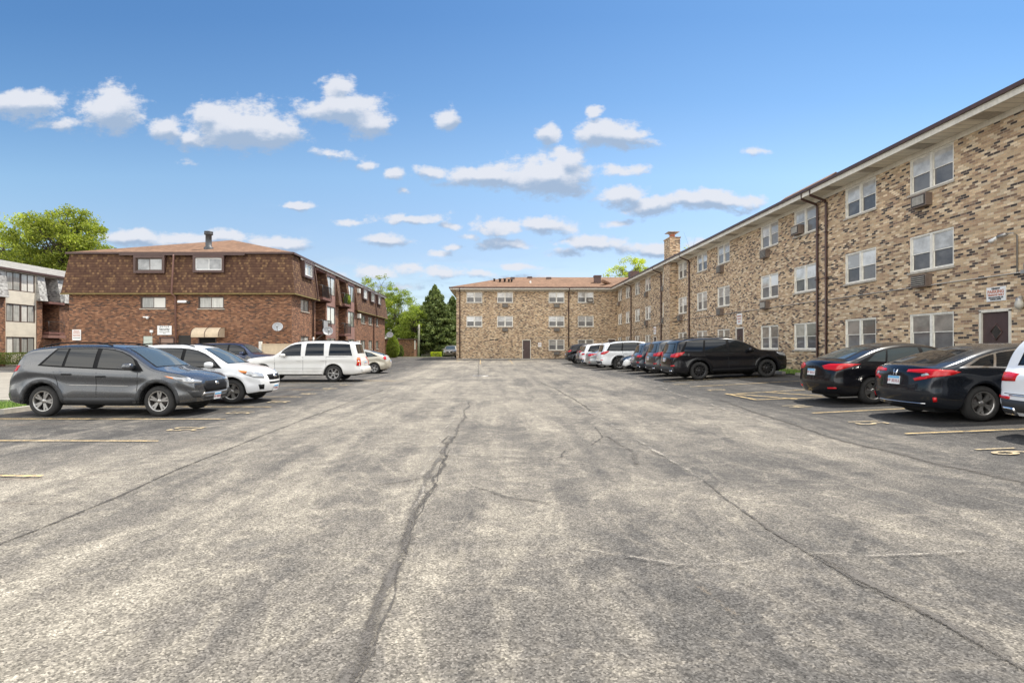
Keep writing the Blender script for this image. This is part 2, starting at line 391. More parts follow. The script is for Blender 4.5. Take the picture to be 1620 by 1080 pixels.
# ---------------------------------------------------------------- ground
def asphalt(t, b):
    pos = t.new('ShaderNodeNewGeometry').outputs['Position']
    x, y, z = t.sep(pos); xy = t.comb(x, y, 0)
    st = t.vm('MULTIPLY', xy, (1, .55, 0))
    big = t.noise(st, .16, 5, .6, .6)
    med = t.noise(t.vm('MULTIPLY', xy, (1, .7, 0)), .75, 6, .62, .8)
    blot = t.noise(xy, 3.2, 5, .65, .5)
    wear = t.math('ADD', t.math('MULTIPLY', big, .42), t.math('ADD', t.math('MULTIPLY', med, .36), t.math('MULTIPLY', blot, .22)))
    # parking bays keep darker sealant, the lane is worn pale; the left half is palest
    ax = t.math('ABSOLUTE', t.math('SUBTRACT', x, .4))
    bay = t.ss(t.math('ADD', ax, t.math('MULTIPLY', t.math('SUBTRACT', med, .5), 5)), 4.6, 7.4)
    near = t.ss(t.math('ADD', y, t.math('MULTIPLY', x, -.25)), 5, 14)
    bay = t.math('MULTIPLY', bay, t.math('MAXIMUM', near, t.ss(x, 2.5, 7.5)))
    right = t.math('MULTIPLY', t.ss(x, -1.5, 3.5), t.ss(y, 16, 6))
    lon = t.noise(t.vm('MULTIPLY', xy, (1.9, .14, 0)), 1.0, 5, .6, .3)
    wear = t.math('MULTIPLY_ADD', t.math('SUBTRACT', wear, .5), 1.2, .515)
    wear = t.math('ADD', wear, t.math('MULTIPLY', t.math('SUBTRACT', lon, .5), .42))
    f = t.math('SUBTRACT', wear, t.math('MULTIPLY', bay, .23))
    f = t.math('SUBTRACT', f, t.math('MULTIPLY', right, .06))
    f = t.math('ADD', f, t.math('MULTIPLY', t.ss(x, 0, -4), .03))
    # wandering pale veins
    v1 = t.noise(t.vm('MULTIPLY', xy, (1, .42, 0)), .9, 5, .55, 1.2)
    v1 = t.ss(t.math('ABSOLUTE', t.math('SUBTRACT', v1, .5)), .035, .0)
    v2 = t.noise(t.vm('ADD', t.vm('MULTIPLY', xy, (.8, .9, 0)), (31, 7, 0)), .55, 6, .6, .8)
    v2 = t.ss(t.math('ABSOLUTE', t.math('SUBTRACT', v2, .5)), .02, .0)
    f = t.math('ADD', f, t.math('MULTIPLY', t.math('MAXIMUM', v1, v2), t.math('MULTIPLY', blot, .15)))
    col = t.ramp(f, [(.25, (.046, .044, .042)), (.38, (.083, .078, .072)), (.50, (.146, .133, .115)), (.60, (.212, .192, .159)), (.75, (.315, .286, .235))])
    # exposed aggregate
    a1 = t.noise(xy, 78, 2, .7); a2 = t.noise(xy, 160, 2, .6)
    vo = t.new('ShaderNodeTexVoronoi', feature='F1', voronoi_dimensions='2D'); t.put(vo.inputs['Vector'], xy); vo.inputs['Scale'].default_value = 88
    grit = t.sep(vo.outputs['Color'])[0]
    agg = t.ramp(t.math('ADD', t.math('MULTIPLY', a1, .55), t.math('MULTIPLY', grit, .45)), [(.27, .42), (.40, .80), (.52, 1.0), (.62, 1.18), (.74, 1.85)])
    col = t.mix(1, col, agg, 'MULTIPLY')
    a3 = t.noise(xy, 14, 3, .7)
    col = t.mix(1, col, t.ramp(a3, [(.32, .88), (.5, 1), (.68, 1.1)]), 'MULTIPLY')
    # rust and oil stains
    rs = t.noise(t.vm('MULTIPLY', xy, (.35, 1.6, 0)), .9, 4, .6)
    rm = t.math('MULTIPLY', t.ss(rs, .60, .70), t.ss(x, -4.2, -6.5))
    col = t.mix(t.math('MULTIPLY', rm, .6), col, (.15, .105, .08, 1))
    oil = t.math('MULTIPLY', t.ss(t.noise(xy, .8, 3, .5), .63, .72), .45)
    col = t.mix(oil, col, (.085, .082, .08, 1))
    t.l.new(col, b.inputs['Base Color'])
    bumpn(t, b, t.math('ADD', a1, t.math('MULTIPLY', a2, .5)), .55, .006)
M['asphalt'] = mat('worn_asphalt', rough=.9, spec=.25, fn=asphalt)
def grid_mesh(name, xs, ys, zf, mt, kind='structure'):
    V = [(x, y, zf(x, y)) for y in ys for x in xs]; nx = len(xs)
    Fc = [(j*nx+i, j*nx+i+1, (j+1)*nx+i+1, (j+1)*nx+i) for j in range(len(ys)-1) for i in range(nx-1)]
    me = bpy.data.meshes.new(name); me.from_pydata(V, [], Fc); me.materials.append(mt)
    for p in me.polygons: p.use_smooth = True
    o = bpy.data.objects.new(name, me); COL.objects.link(o); o['kind'] = kind
    return o
xs = [-1500, -400, -150, -80]+[-60+2*i for i in range(30)]+[.5*i for i in range(0, 40)]+[20, 30, 60, 150, 400, 1500]
ys = [-60, -20]+[-10+2*i for i in range(20)]+[30+3*i for i in range(25)]+[110, 150, 300, 700, 2500]
grid_mesh('ground', xs, ys, gz, M['asphalt'])

# ribbons laid on the asphalt: cracks, sealed joints, pale scars
def soft_mat(name, col, col2, cut, scale=9, edge=.5, rough=.9):
    def fn(t, b):
        pos = t.new('ShaderNodeNewGeometry').outputs['Position']; u = t.sep(t.new('ShaderNodeUVMap').outputs[0])
        n = t.noise(pos, scale, 5, .7); n2 = t.noise(pos, 60, 3, .7)
        across = t.math('ABSOLUTE', u[0])           # 0 middle .. 1 edge
        a = t.math('SUBTRACT', t.math('ADD', t.math('MULTIPLY', n, .8), t.math('MULTIPLY', n2, .6)), t.math('MULTIPLY', t.math('POWER', across, 1.4), edge))
        al = t.ss(a, cut, cut+.30)
        t.l.new(t.mix(n2, c4(col), c4(col2)), b.inputs['Base Color'])
        tr = t.new('ShaderNodeBsdfTransparent'); mx = t.new('ShaderNodeMixShader')
        t.l.new(al, mx.inputs[0]); t.l.new(tr.outputs[0], mx.inputs[1]); t.l.new(b.outputs[0], mx.inputs[2])
        t.l.new(mx.outputs[0], t.n['Material Output'].inputs[0])
    return mat(name, rough=rough, spec=.2, fn=fn)
M['crack'] = soft_mat('crack_dark', (.035, .033, .031), (.13, .12, .11), .50, 7, .6)
M['scar'] = soft_mat('pale_scar', (.30, .28, .25), (.44, .40, .34), .62, 2.2, .6)
M['dirtband'] = soft_mat('dark_band', (.06, .058, .055), (.17, .155, .14), .50, 2.5, .7)
M['clayhole'] = soft_mat('broken_surface', (.16, .12, .085), (.24, .20, .15), .62, 7, .6)
M['ylw'] = soft_mat('worn_yellow_paint', (.52, .36, .13), (.60, .46, .26), .42, 6, .25)
M['ylw2'] = soft_mat('faded_yellow_paint', (.42, .31, .16), (.56, .44, .28), .48, 3, .4)
def on_ground(px, py, dz=.004):
    Y = F*HC/max(4, (py-VY))
    for _ in range(12):
        X = (px-VX)*Y/F; z = gz(X, Y); Y = F*(HC-z)/(py-VY)
    return Vector(((px-VX)*Y/F, Y, z+dz))
LAY = [0.004]
def ribbon(name, pts, width, mt, jit=.0, step=.35, dz=None, world=False):
    P3 = [Vector(p) if world else on_ground(*p) for p in pts]
    if dz is None: LAY[0] += .0006; dz = LAY[0]
    fine = []
    for a, b in zip(P3, P3[1:]):
        n = max(1, int((b-a).length/step))
        for k in range(n): fine.append(a.lerp(b, k/n))
    fine.append(P3[-1])
    L = len(fine); off = 0; V = []; Fc = []; UV = []
    for i, p in enumerate(fine):
        d = (fine[min(i+1, L-1)]-fine[max(i-1, 0)]); d.z = 0; d.normalize(); nrm = Vector((d.y, -d.x, 0))
        off = off*.7+random.uniform(-1, 1)*jit
        wd = (width if not hasattr(width, '__len__') else width[0]+(width[1]-width[0])*i/(L-1))*(1+random.uniform(-1, 1)*(.3 if jit else 0))
        for s, u in ((-1, -1), (0, 0), (1, 1)):
            q = p+nrm*(s*wd/2+off); V.append((q.x, q.y, gz(q.x, q.y)+dz)); UV.append(u)
    for i in range(L-1):
        for k in (0, 1): Fc.append((3*i+k, 3*i+k+1, 3*i+k+4, 3*i+k+3))
    me = bpy.data.meshes.new(name); me.from_pydata(V, [], Fc); me.materials.append(mt)
    uv = me.uv_layers.new(name='UVMap')
    for l in me.loops: uv.data[l.index].uv = (UV[l.vertex_index], 0)
    o = bpy.data.objects.new(name, me); COL.objects.link(o); o['kind'] = 'structure'; return o
ribbon('pavement_crack', [(555, 1085), (600, 990), (628, 900), (650, 830), (680, 775), (708, 715), (720, 690)], .14, M['crack'], .035, .14)
ribbon('pavement_crack', [(548, 1085), (594, 990), (622, 900), (644, 830), (674, 775), (702, 715), (716, 690)], .26, M['dirtband'], .03, .25)
ribbon('pavement_crack', [(720, 690), (733, 660), (742, 636)], (.2, .15), M['dirtband'], .04)
ribbon('pavement_crack', [(560, 1080), (604, 990), (631, 900), (653, 830), (683, 775), (712, 712)], .045, M['crack'], .03, .2)
ribbon('pavement_crack', [(-30, 874), (90, 826), (190, 785), (285, 741), (370, 707), (440, 679), (540, 641), (620, 612)], .12, M['crack'], .01)
ribbon('pavement_crack', [(-30, 874), (90, 826), (190, 785), (285, 741), (370, 707)], .05, M['crack'], .01, .2)
ribbon('pavement_crack', [(1640, 1070), (1500, 985), (1370, 925), (1290, 880), (1200, 825), (1150, 788), (1118, 760)], .09, M['crack'], .02, .2)
ribbon('pavement_crack', [(1640, 1066), (1500, 981), (1370, 921), (1290, 876)], .22, M['dirtband'], .03, .25)
ribbon('pavement_crack', [(1140, 632), (1180, 647), (1260, 674), (1310, 690)], .22, M['crack'], .03)
ribbon('pavement_crack', [(1310, 690), (1400, 712), (1500, 735), (1640, 765)], .5, M['dirtband'], .06)
ribbon('pavement_crack', [(700, 721), (770, 723), (830, 725), (865, 728), (885, 722), (893, 712), (912, 710)], .07, M['crack'], .03, .15)
ribbon('pavement_crack', [(750, 772), (800, 785), (850, 792), (868, 797)], .08, M['crack'], .03, .15)
ribbon('pavement_crack', [(590, 769), (640, 762), (665, 757)], .08, M['dirtband'], .02, .15)
ribbon('pavement_crack', [(855, 605), (880, 616), (910, 632), (935, 650)], .16, M['crack'], .02)
ribbon('pavement_crack', [(940, 676), (952, 692), (935, 705)], .08, M['crack'], .03)
ribbon('pavement_crack', [(700, 700), (712, 690)], .1, M['crack'], .03)
ribbon('pavement_crack', [(965, 690), (1000, 712), (1015, 735)], .3, M['dirtband'], .05)
ribbon('pavement_crack', [(0, 795), (60, 797), (130, 797)], .04, M['crack'], .02)
ribbon('pavement_crack', [(757, 572), (757, 596)], .12, M['crack'], .02)
ribbon('pavement_scar', [(735, 630), (700, 690), (676, 745), (660, 800), (640, 850)], .20, M['scar'], .04)
ribbon('pavement_scar', [(980, 678), (1020, 706), (1060, 730), (1110, 758)], .34, M['scar'], .03)
ribbon('pavement_scar', [(900, 632), (935, 655), (975, 680)], .34, M['scar'], .05)
ribbon('pavement_scar', [(1035, 610), (1100, 632), (1160, 652), (1240, 680)], .3, M['scar'], .06)
ribbon('pavement_scar', [(655, 610), (600, 640), (520, 680)], .35, M['scar'], .08)
ribbon('pavement_scar', [(620, 612), (560, 634), (500, 656)], .18, M['scar'], .04)
ribbon('pavement_scar', [(900, 868), (1080, 905), (1300, 880), (1620, 878)], .14, M['scar'], .06)
ribbon('pavement_scar', [(-20, 675), (60, 676), (150, 678)], .12, M['scar'], .03)
ribbon('broken_patch', [(1108, 930), (1130, 945), (1160, 965), (1185, 985)], .20, M['clayhole'], .06, .1)
ribbon('concrete_strip', [(560, 600), (660, 601), (760, 601)], .75, M['scar'], .05)
ribbon('concrete_strip', [(545, 602), (640, 603)], .35, M['ylw2'], .05)
# painted bay lines, left bays then right bays
for (y, x0, x1) in ((755, -40, 66), (699, -40, 250), (664, -40, 357), (644.5, 318, 429), (628.5, 395, 478), (618, 415, 520), (611, 420, 545), (606, 430, 560), (586, 600, 640), (580, 610, 650)):
    a = on_ground(x1, y); b = Vector((a.x-5.4 if x0 > 0 else (x0-VX)*a.y/F, a.y*1.004, a.z))
    ribbon('painted_line', [a, b], .085, M['ylw'] if y > 625 else M['ylw2'], 0, .5, world=True)
for (px, py, ex, ey) in ((1432, 688, 1640, 680), (1285, 655, 1450, 647), (1195, 633.6, 1330, 628.5), (1150, 625, 1300, 616), (1092, 612.8, 1265, 603.5), (1050, 604.5, 1200, 597), (1010, 597, 1100, 592), (965, 590, 1060, 586), (910, 579, 960, 577)):
    ribbon('painted_line', [(px, py), (ex, ey)], .085, M['ylw'] if py > 600 else M['ylw2'], 0, .5)
for a, b in (((1148, 624), (1197, 634)), ((1165, 625), (1262, 633)), ((1210, 621.5), (1300, 628))):
    ribbon('painted_line', [a, b], .10, M['ylw'], 0, .3)
for (px, py, w_, ex, ey) in ((722, 572, 0, 734, 567.5), (760, 577, 0, 760, 569), (811, 576, 0, 806, 569)):
    ribbon('painted_line', [(px, py), (ex, ey)], .22, M['ylw2'], 0, .5)
def number(s, px, py, rz, size=.55, fade=0):
    p = on_ground(px, py); LAY[0] += .0006
    cu = bpy.data.curves.new('painted_number', 'FONT'); cu.body = s; cu.size = size; cu.align_x = 'CENTER'; cu.align_y = 'CENTER'; cu.offset = .0
    cu.materials.append(M['ylwn'])
    o = bpy.data.objects.new('painted_number', cu); COL.objects.link(o)
    sl = -math.atan(.04) if p.x > 3 else 0
    o.matrix_world = Matrix.Translation(p+Vector((0, 0, .012))) @ Matrix.Rotation(sl, 4, 'Y') @ Matrix.Rotation(rz, 4, 'Z') @ Matrix.Diagonal((1, 1.5, 1, 1))
    o['kind'] = 'structure'
def yn(t, b):
    pos = t.new('ShaderNodeNewGeometry').outputs['Position']
    t.l.new(t.ramp(t.noise(pos, 30, 4, .7), [(.40, (.17, .15, .12)), (.52, (.42, .33, .19)), (.7, (.58, .46, .28))]), b.inputs['Base Color'])
M['ylwn'] = mat('yellow_number_paint', rough=.85, fn=yn)
for s, x, y in (('16', 1585, 714), ('15', 1370, 669), ('14', 1258, 643), ('12', 1130, 617), ('11', 1075, 608)): number(s, x, y, R(-90))
for s, x, y in (('52', 297, 679), ('51', 383, 653), ('50', 443, 636), ('49', 489, 623.5), ('48', 522, 615), ('47', 548, 609)): number(s, x, y, R(90))
# grass, kerbs, side road
def grassy(t, b):
    pos = t.new('ShaderNodeNewGeometry').outputs['Position']
    t.l.new(t.ramp(t.noise(pos, 5, 5, .7), [(.3, (.05, .085, .015)), (.5, (.10, .17, .03)), (.7, (.17, .25, .05))]), b.inputs['Base Color'])
M['turf'] = mat('turf', rough=.9, fn=grassy)
M['blade'] = mat('grass_blade', rough=.7, fn=lambda t, b: t.l.new(t.ramp(t.new('ShaderNodeNewGeometry').outputs['Random Per Island'], [(0, (.07, .13, .02)), (.6, (.16, .27, .04)), (1, (.30, .38, .08))]), b.inputs['Base Color']))
def grass(name, x0, x1, y0, y1, n, h=.1, z0=.03):
    grid_mesh(name+'_bed', list(np.linspace(x0, x1, 8)), list(np.linspace(y0, y1, 8)), lambda x, y: gz(x, y)+z0, M['turf'])
    V = []; Fc = []
    for i in range(n):
        x, y = random.uniform(x0, x1), random.uniform(y0, y1); z = gz(x, y)+z0-.01; a = random.uniform(0, 6.28); hh = h*random.uniform(.5, 1.4); w_ = .012
        dx, dy = math.cos(a)*w_, math.sin(a)*w_; lx, ly = random.uniform(-.5, .5)*hh, random.uniform(-.5, .5)*hh
        k = len(V); V += [(x-dx, y-dy, z), (x+dx, y+dy, z), (x+lx, y+ly, z+hh)]; Fc.append((k, k+1, k+2))
    me = bpy.data.meshes.new(name); me.from_pydata(V, [], Fc); me.materials.append(M['blade'])
    o = bpy.data.objects.new(name, me); COL.objects.link(o); o['kind'] = 'stuff'
grass('grass', -19, -11.95, 13.4, 15.8, 9000, .10)
grass('grass', 13.3, 14.55, 16, 32, 7000, .12)
grass('grass', -60, -41, 30, 44, 10, .1)
grass('grass', -16, -6, 74, 80, 4000, .1)
kb = MB(); kb.box(-19.2, -11.8, 15.82, 16.0, 0, .12); kb.box(-11.93, -11.8, 13.3, 15.82, 0, .12); kb.build('kerb', M['concrete'], kind='structure')
kb = MB(); kb.box(-16, -5.5, 73.6, 73.9, 0, .33); kb.build('kerb', M['concrete'], kind='structure')
kb = MB(); kb.box(-3.9, 6.5, 63.7, 64.0, .1, .30); kb.build('kerb', M['concrete'], kind='structure')
for yy in np.arange(16, 40, 2.95):
    kb = MB(); kb.box(13.12, 13.28, yy, yy+1.9, .38, .52); kb.build('kerb', M['concrete'], kind='structure')
def conc(t, b):
    pos = t.new('ShaderNodeNewGeometry').outputs['Position']
    f = t.math('ADD', t.math('MULTIPLY', t.noise(pos, .5, 5, .6), .6), t.math('MULTIPLY', t.noise(pos, 20, 3, .6), .4))
    t.l.new(t.ramp(f, [(.35, (.20, .18, .15)), (.65, (.31, .285, .24))]), b.inputs['Base Color'])
M['side_road'] = mat('pale_concrete_road', rough=.9, fn=conc)
grid_mesh('side_road', [-80, -60, -40, -25, -12.6], list(np.linspace(16.4, 37.5, 6)), lambda x, y: gz(x, y)+.006, M['side_road'])

# ---------------------------------------------------------------- facade tools
def wall_open(mb, u0, u1, z0, z1, ops, depth=.10, m=0):
    """wall face in (u, n=0, z) with rectangular openings (ua, ub, za, zb) and reveals"""
    us = sorted(set([u0, u1]+[v for o in ops for v in o[:2] if u0 < v < u1])); zs = sorted(set([z0, z1]+[v for o in ops for v in o[2:4] if z0 < v < z1]))
    for i in range(len(us)-1):
        for j in range(len(zs)-1):
            cu, cz = (us[i]+us[i+1])/2, (zs[j]+zs[j+1])/2
            if any(o[0] < cu < o[1] and o[2] < cz < o[3] for o in ops): continue
            mb.quad([(us[i], 0, zs[j]), (us[i+1], 0, zs[j]), (us[i+1], 0, zs[j+1]), (us[i], 0, zs[j+1])], m)
    for (a, b, c, d) in [o[:4] for o in ops]:
        for p, q in (((a, c), (b, c)), ((b, c), (b, d)), ((b, d), (a, d)), ((a, d), (a, c))):
            mb.quad([(p[0], 0, p[1]), (q[0], 0, q[1]), (q[0], -depth, q[1]), (p[0], -depth, p[1])], m)
def proto(fn):
    o = fn(); return o
def twin_window(w_, h, fm, up='pane_up', lo='pane_lo', sillm='stone', hung=True):
    """two side-by-side double-hung sashes; local x along the wall, -y outward, origin bottom centre on the wall plane"""
    W = w_/2; f = MB(); t = .06
    y0, y1 = -.03, .07
    f.box(-W, -W+t, y0, y1, 0, h); f.box(W-t, W, y0, y1, 0, h); f.box(-W+t, W-t, y0, y1, h-t, h); f.box(-W+t, W-t, y0, y1, 0, t*.9)
    if hung:
        f.box(-.055, .055, y0, y1, t*.9, h-t)
    fr = f.build('window', M[fm])
    s = MB(); zm = h*.50
    wid = [(-W+t, -.055), (.055, W-t)] if hung else [(-W+t, -.0), (0.0, W-t)]
    k = .028
    for (a, b) in wid:
        if hung:
            for (za, zb, yy) in ((t*.9, zm+.02, .045), (zm-.02, h-t, .02)):
                s.box(a, a+k, yy-.018, yy, za, zb); s.box(b-k, b, yy-.018, yy, za, zb); s.box(a+k, b-k, yy-.018, yy, za, za+k); s.box(a+k, b-k, yy-.018, yy, zb-k, zb)
        else:
            yy = .045 if a < -.01 else .02
            s.box(a, a+k, yy-.018, yy, t*.9, h-t); s.box(b-k, b, yy-.018, yy, t*.9, h-t); s.box(a+k, b-k, yy-.018, yy, t*.9, t*.9+k); s.box(a+k, b-k, yy-.018, yy, h-t-k, h-t)
    s.build('sash', M[fm], fr)
    for (a, b) in wid:
        if hung:
            p = MB(); p.quad([(a+k, .012, zm), (b-k, .012, zm), (b-k, .012, h-t-k), (a+k, .012, h-t-k)]); p.build('pane', M[up], fr)
            p = MB(); p.quad([(a+k, .036, t), (b-k, .036, t), (b-k, .036, zm), (a+k, .036, zm)]); p.build('pane', M[lo], fr)
        else:
            yy = .036 if a < -.01 else .012
            p = MB(); p.quad([(a+k, yy, t), (b-k, yy, t), (b-k, yy, h-t), (a+k, yy, h-t)]); p.build('pane', M[up], fr)
    if sillm:
        q = MB(); q.box(-W-.06, W+.06, -.10, .0, -.07, -.002); q.build('sill', M[sillm], fr)
    return fr
def ac_unit(style=0):
    b = MB(); b.box(-.33, .33, -.22, .05, 0, .42); o = b.build('air_conditioner', M['acbox'])
    g = MB(); g.box(-.29, .29, -.235, -.222, .04, .38, 0)
    if style == 0:
        for k in range(5): g.box(-.28, .28, -.25, -.236, .06+k*.065, .085+k*.065, 1)
    else:
        g.box(-.25, .25, -.245, -.236, .07, .35, 1); 
    g.build('grille', [M['dark2'], M['acgrille']], o); return o
M['acbox'] = gm('weathered_ac_sleeve', (.20, .15, .12), .3, 4, .6); M['dark2'] = mat('dark_grille_back', (.05, .045, .042), .7); M['acgrille'] = gm('ac_grille', (.36, .33, .28), .3, 6, .6)
PROT = []
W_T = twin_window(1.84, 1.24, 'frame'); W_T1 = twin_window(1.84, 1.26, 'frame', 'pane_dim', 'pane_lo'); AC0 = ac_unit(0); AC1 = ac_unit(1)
PROT += [W_T, W_T1, AC0, AC1]
def put(proto_, parent, x, y, z, rz):
    og = parent['_org']; return dup(proto_, parent, (x-og[0], y-og[1], z-og[2]), rz)
# ---------------------------------------------------------------- tan brick L-shaped block (right wing + cross wing)
XW, YB, XL = 14.6, 64.1, -4.13
bt = empty('apartment_building', (XW, 30, 0), 'long three storey tan flecked brick block wrapping the far end of the lot', 'building')
Tw = lambda u, n, z: (XW-n, u, z)
Tb = lambda u, n, z: (u, YB-n, z)
cols = [(17.35, 19.25), (20.86, 22.76), (24.7, 26.6), (28.0, 29.9), (33.75, 35.6), (37.3, 39.15), (41.2, 43.05), (45.3, 46.9), (50.5, 52.35), (54.2, 56.05), (58.1, 59.95), (61.7, 63.5)]
rows = [(1.5, 2.78), (4.2, 5.45), (6.9, 8.1)]
ops = []
for i, (a, b) in enumerate(cols):
    for r, (za, zb) in enumerate(rows):
        if r == 0 and i in (7,): continue
        ops.append(((a+b)/2-.92, (a+b)/2+.92, za if r else 1.5, (za if r else 1.5)+(1.26 if r == 0 else 1.24)))
for yy in (13.0, 9.5, 6.0):
    for r in range(3): ops.append((yy-.92, yy+.92, rows[r][0], rows[r][0]+(1.26 if r == 0 else 1.24)))
doors = [(15.47, 16.42, 2.68), (31.85, 32.85, 2.75), (48.7, 49.6, 2.55)]
wl = MB(Tw); wall_open(wl, 4, YB, -.3, 8.3, ops+[(a, b, -.3, zt) for a, b, zt in doors], .12)
wl.T = Tb
bcols = [-2.03, 1.55, 7.55, 10.95]
brow = [(1.27, 2.53), (4.0, 5.3), (6.8, 8.06)]
bops = [(c-.92, c+.92, brow[r][0], brow[r][0]+(1.26 if r == 0 else 1.24)) for c in bcols for r in range(3) if not (r == 0 and c < 5)]
bdoors = [(3.58, 4.52, 2.45), (13.55, 14.4, 2.55)]
wall_open(wl, XL, XW, -.3, 8.3, bops+[(a, b, -.3, zt) for a, b, zt in bdoors], .12)
wl.T = lambda a, b, c: (a, b, c)
wl.quad([(XL, YB, -.3), (XL, 76, -.3), (XL, 76, 8.3), (XL, YB, 8.3)]); wl.quad([(XL, 76, -.3), (28, 76, -.3), (28, 76, 8.3), (XL, 76, 8.3)])
wl.quad([(28, 4, -.3), (28, 76, -.3), (28, 76, 8.3), (28, 4, 8.3)]); wl.quad([(XW, 4, -.3), (28, 4, -.3), (28, 4, 8.3), (XW, 4, 8.3)])
wl.build('wall', M['brick_tan'], bt)
dk = MB(); dk.box(XW+.3, 27.9, 4.2, 75.8, 0, 8.2); dk.box(XL+.3, XW+.3, YB+.3, 75.8, 0, 8.2); dk.build('interior', M['dark'], bt)
# roof
eX, eY, eL, ze, zr = 13.80, 63.35, -4.88, 8.54, 10.55; h7 = 7.05
rf = MB()
A = (eX, eY, ze); V1 = (eX+h7, eY+h7, zr); Lr = (eL+h7, eY+h7, zr)
rf.quad([(eL, eY, ze), A, V1, Lr]); rf.quad([(eX, 3.3, ze), (eX+h7, 3.3+h7, zr), V1, A])
rf.quad([(eL, eY, ze), Lr, (eL, eY+2*h7, ze)]); rf.quad([(eL, eY+2*h7, ze), Lr, V1, (28.7, eY+2*h7, ze)])
rf.quad([(28.7, 3.3, ze), (28.7, eY+2*h7, ze), V1, (eX+h7, 3.3+h7, zr)]); rf.quad([(eX, 3.3, ze), (28.7, 3.3, ze), (eX+h7, 3.3+h7, zr)])
roof = rf.build('roof', M['roof_tan'], bt)
gt = MB()
gt.box(eX-.06, eX+.06, 3.3, eY-.06, 8.45, 8.56); gt.box(eL-.06, eX+.06, eY-.06, eY+.06, 8.42, 8.56); gt.box(eL-.06, eL+.06, eY+.06, 77, 8.42, 8.56)
gt.build('gutter', M['brown'], bt)
fs = MB(); fs.box(eX+.02, eX+.075, 3.3, eY+.02, 8.26, 8.447); fs.box(eL+.02, eX+.075, eY+.02, eY+.075, 8.27, 8.415); fs.box(eL+.02, eL+.075, eY+.075, 77, 8.27, 8.415)
fs.box(XW-.03, XW+.02, 4, YB-.03, 8.12, 8.288); fs.box(XL, XW-.03, YB-.03, YB+.02, 8.12, 8.288)
fs.build('fascia', M['white_trim'], bt)
sf = MB(); sf.quad([(eX+.07, 3.3, 8.29), (XW+.02, 3.3, 8.29), (XW+.02, YB, 8.29), (eX+.07, eY+.07, 8.29)]); sf.quad([(eL+.07, eY+.07, 8.291), (eX+.07, eY+.07, 8.291), (XW, YB, 8.291), (eL+.07, YB, 8.291)])
sf.quad([(eL+.07, eY, 8.292), (XL, eY, 8.292), (XL, 77, 8.292), (eL+.07, 77, 8.292)])
sf.build('soffit', M['soffit'], bt)
# darker vented soffit panels
for yy in np.arange(6, 62, 2.4): sv = MB(); sv.box(eX+.12, XW-.06, yy, yy+.5, 8.272, 8.284); sv.build('soffit_vent', M['stone'], bt)
for Yd in (23.9, 24.55, 40.5, 47.2, 57.4):
    d = MB(); g0 = gz(14.5, Yd)
    d.tube([(eX+.03, Yd, 8.42), (eX+.03, Yd, 8.22), (XW-.12, Yd, 7.98), (XW-.08, Yd, 7.85), (XW-.08, Yd, g0+.15), (XW-.3, Yd, g0+.08)], .055, 6)
    for z in (2.2, 4.6, 6.6): d.box(XW-.15, XW+.01, Yd-.075, Yd+.075, z, z+.04)
    d.build('downspout', M['brown'], bt)
for Xd in (-3.72, 8.95):
    d = MB(); d.tube([(Xd, eY+.03, 8.42), (Xd, eY+.03, 8.22), (Xd, YB-.12, 7.98), (Xd, YB-.08, 7.85), (Xd, YB-.08, .35)], .06, 6)
    d.build('downspout', M['brown'], bt)
for i, (a, b) in enumerate(cols):
    for r, (za, zb) in enumerate(rows):
        if r == 0 and i == 7: continue
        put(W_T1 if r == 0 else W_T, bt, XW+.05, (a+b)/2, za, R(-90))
for yy in (13.0, 9.5, 6.0):
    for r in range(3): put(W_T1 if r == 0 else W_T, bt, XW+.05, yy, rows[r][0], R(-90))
for c in bcols:
    for r in range(3):
        if r == 0 and c < 5: continue
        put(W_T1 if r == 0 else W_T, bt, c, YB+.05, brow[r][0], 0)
cc = [(a+b)/2 for a, b in cols]
for (i, r, k) in ((0, 2, 1), (0, 1, 0), (3, 2, 0), (3, 1, 1), (4, 2, 0), (4, 1, 0), (6, 1, 0), (7, 2, 0), (7, 1, 0), (8, 2, 0), (8, 1, 0), (11, 2, 1)):
    put(AC1 if k else AC0, bt, XW, cc[i]+.25, rows[r][0]-.56, R(-90))
put(AC1, bt, XW-.02, cc[2]+.45, rows[2][0]+.05, R(-90))
for (c, r, k) in ((1, 2, 0), (1, 1, 0), (2, 2, 0), (2, 1, 0), (2, 0, 0)): put(AC1 if k else AC0, bt, bcols[c]+.0, YB, brow[r][0]-.56, 0)
put(AC1, bt, bcols[3]+.5, YB-.02, brow[2][0]+.05, 0)
def door(parent, T, u0, u1, z0, z1, diamond=True, frame='white_trim', leaf='door_brown'):
    f = MB(T); t = .07
    f.box(u0-t+.04, u0+.04, -.06, .03, z0, z1); f.box(u1-.04, u1+t-.04, -.06, .03, z0, z1); f.box(u0-t+.04, u1+t-.04, -.06, .03, z1-.04, z1+t-.03)
    fo = f.build('door', M[leaf], parent)
    fo.data.materials[0] = M[frame]
    l = MB(T); l.box(u0+.04, u1-.04, -.08, -.03, z0+.02, z1-.05); lo = l.build('door_leaf', M[leaf], fo)
    if diamond:
        c, zc = (u0+u1)/2, z1-.62; d = MB(T)
        d.prism_ = None
        pts = [(c, zc-.24), (c+.18, zc), (c, zc+.24), (c-.18, zc)]
        for q, nn in ((1.0, -.025), ):
            d.quad([(p[0], nn, p[1]) for p in pts])
        d.build('door_window', M['pane_dark'], fo)
        e = MB(T)
        for k in range(4):
            p, q = pts[k], pts[(k+1) % 4]; e.tube([(p[0], -.02, p[1]), (q[0], -.02, q[1])], .018, 4)
        e.build('window_rim', M['brown'], fo)
    h = MB(T); h.box(u0+.1, u0+.16, -.03, .02, z0+1.0, z0+1.14); h.build('handle', M['steel'], fo)
    return fo
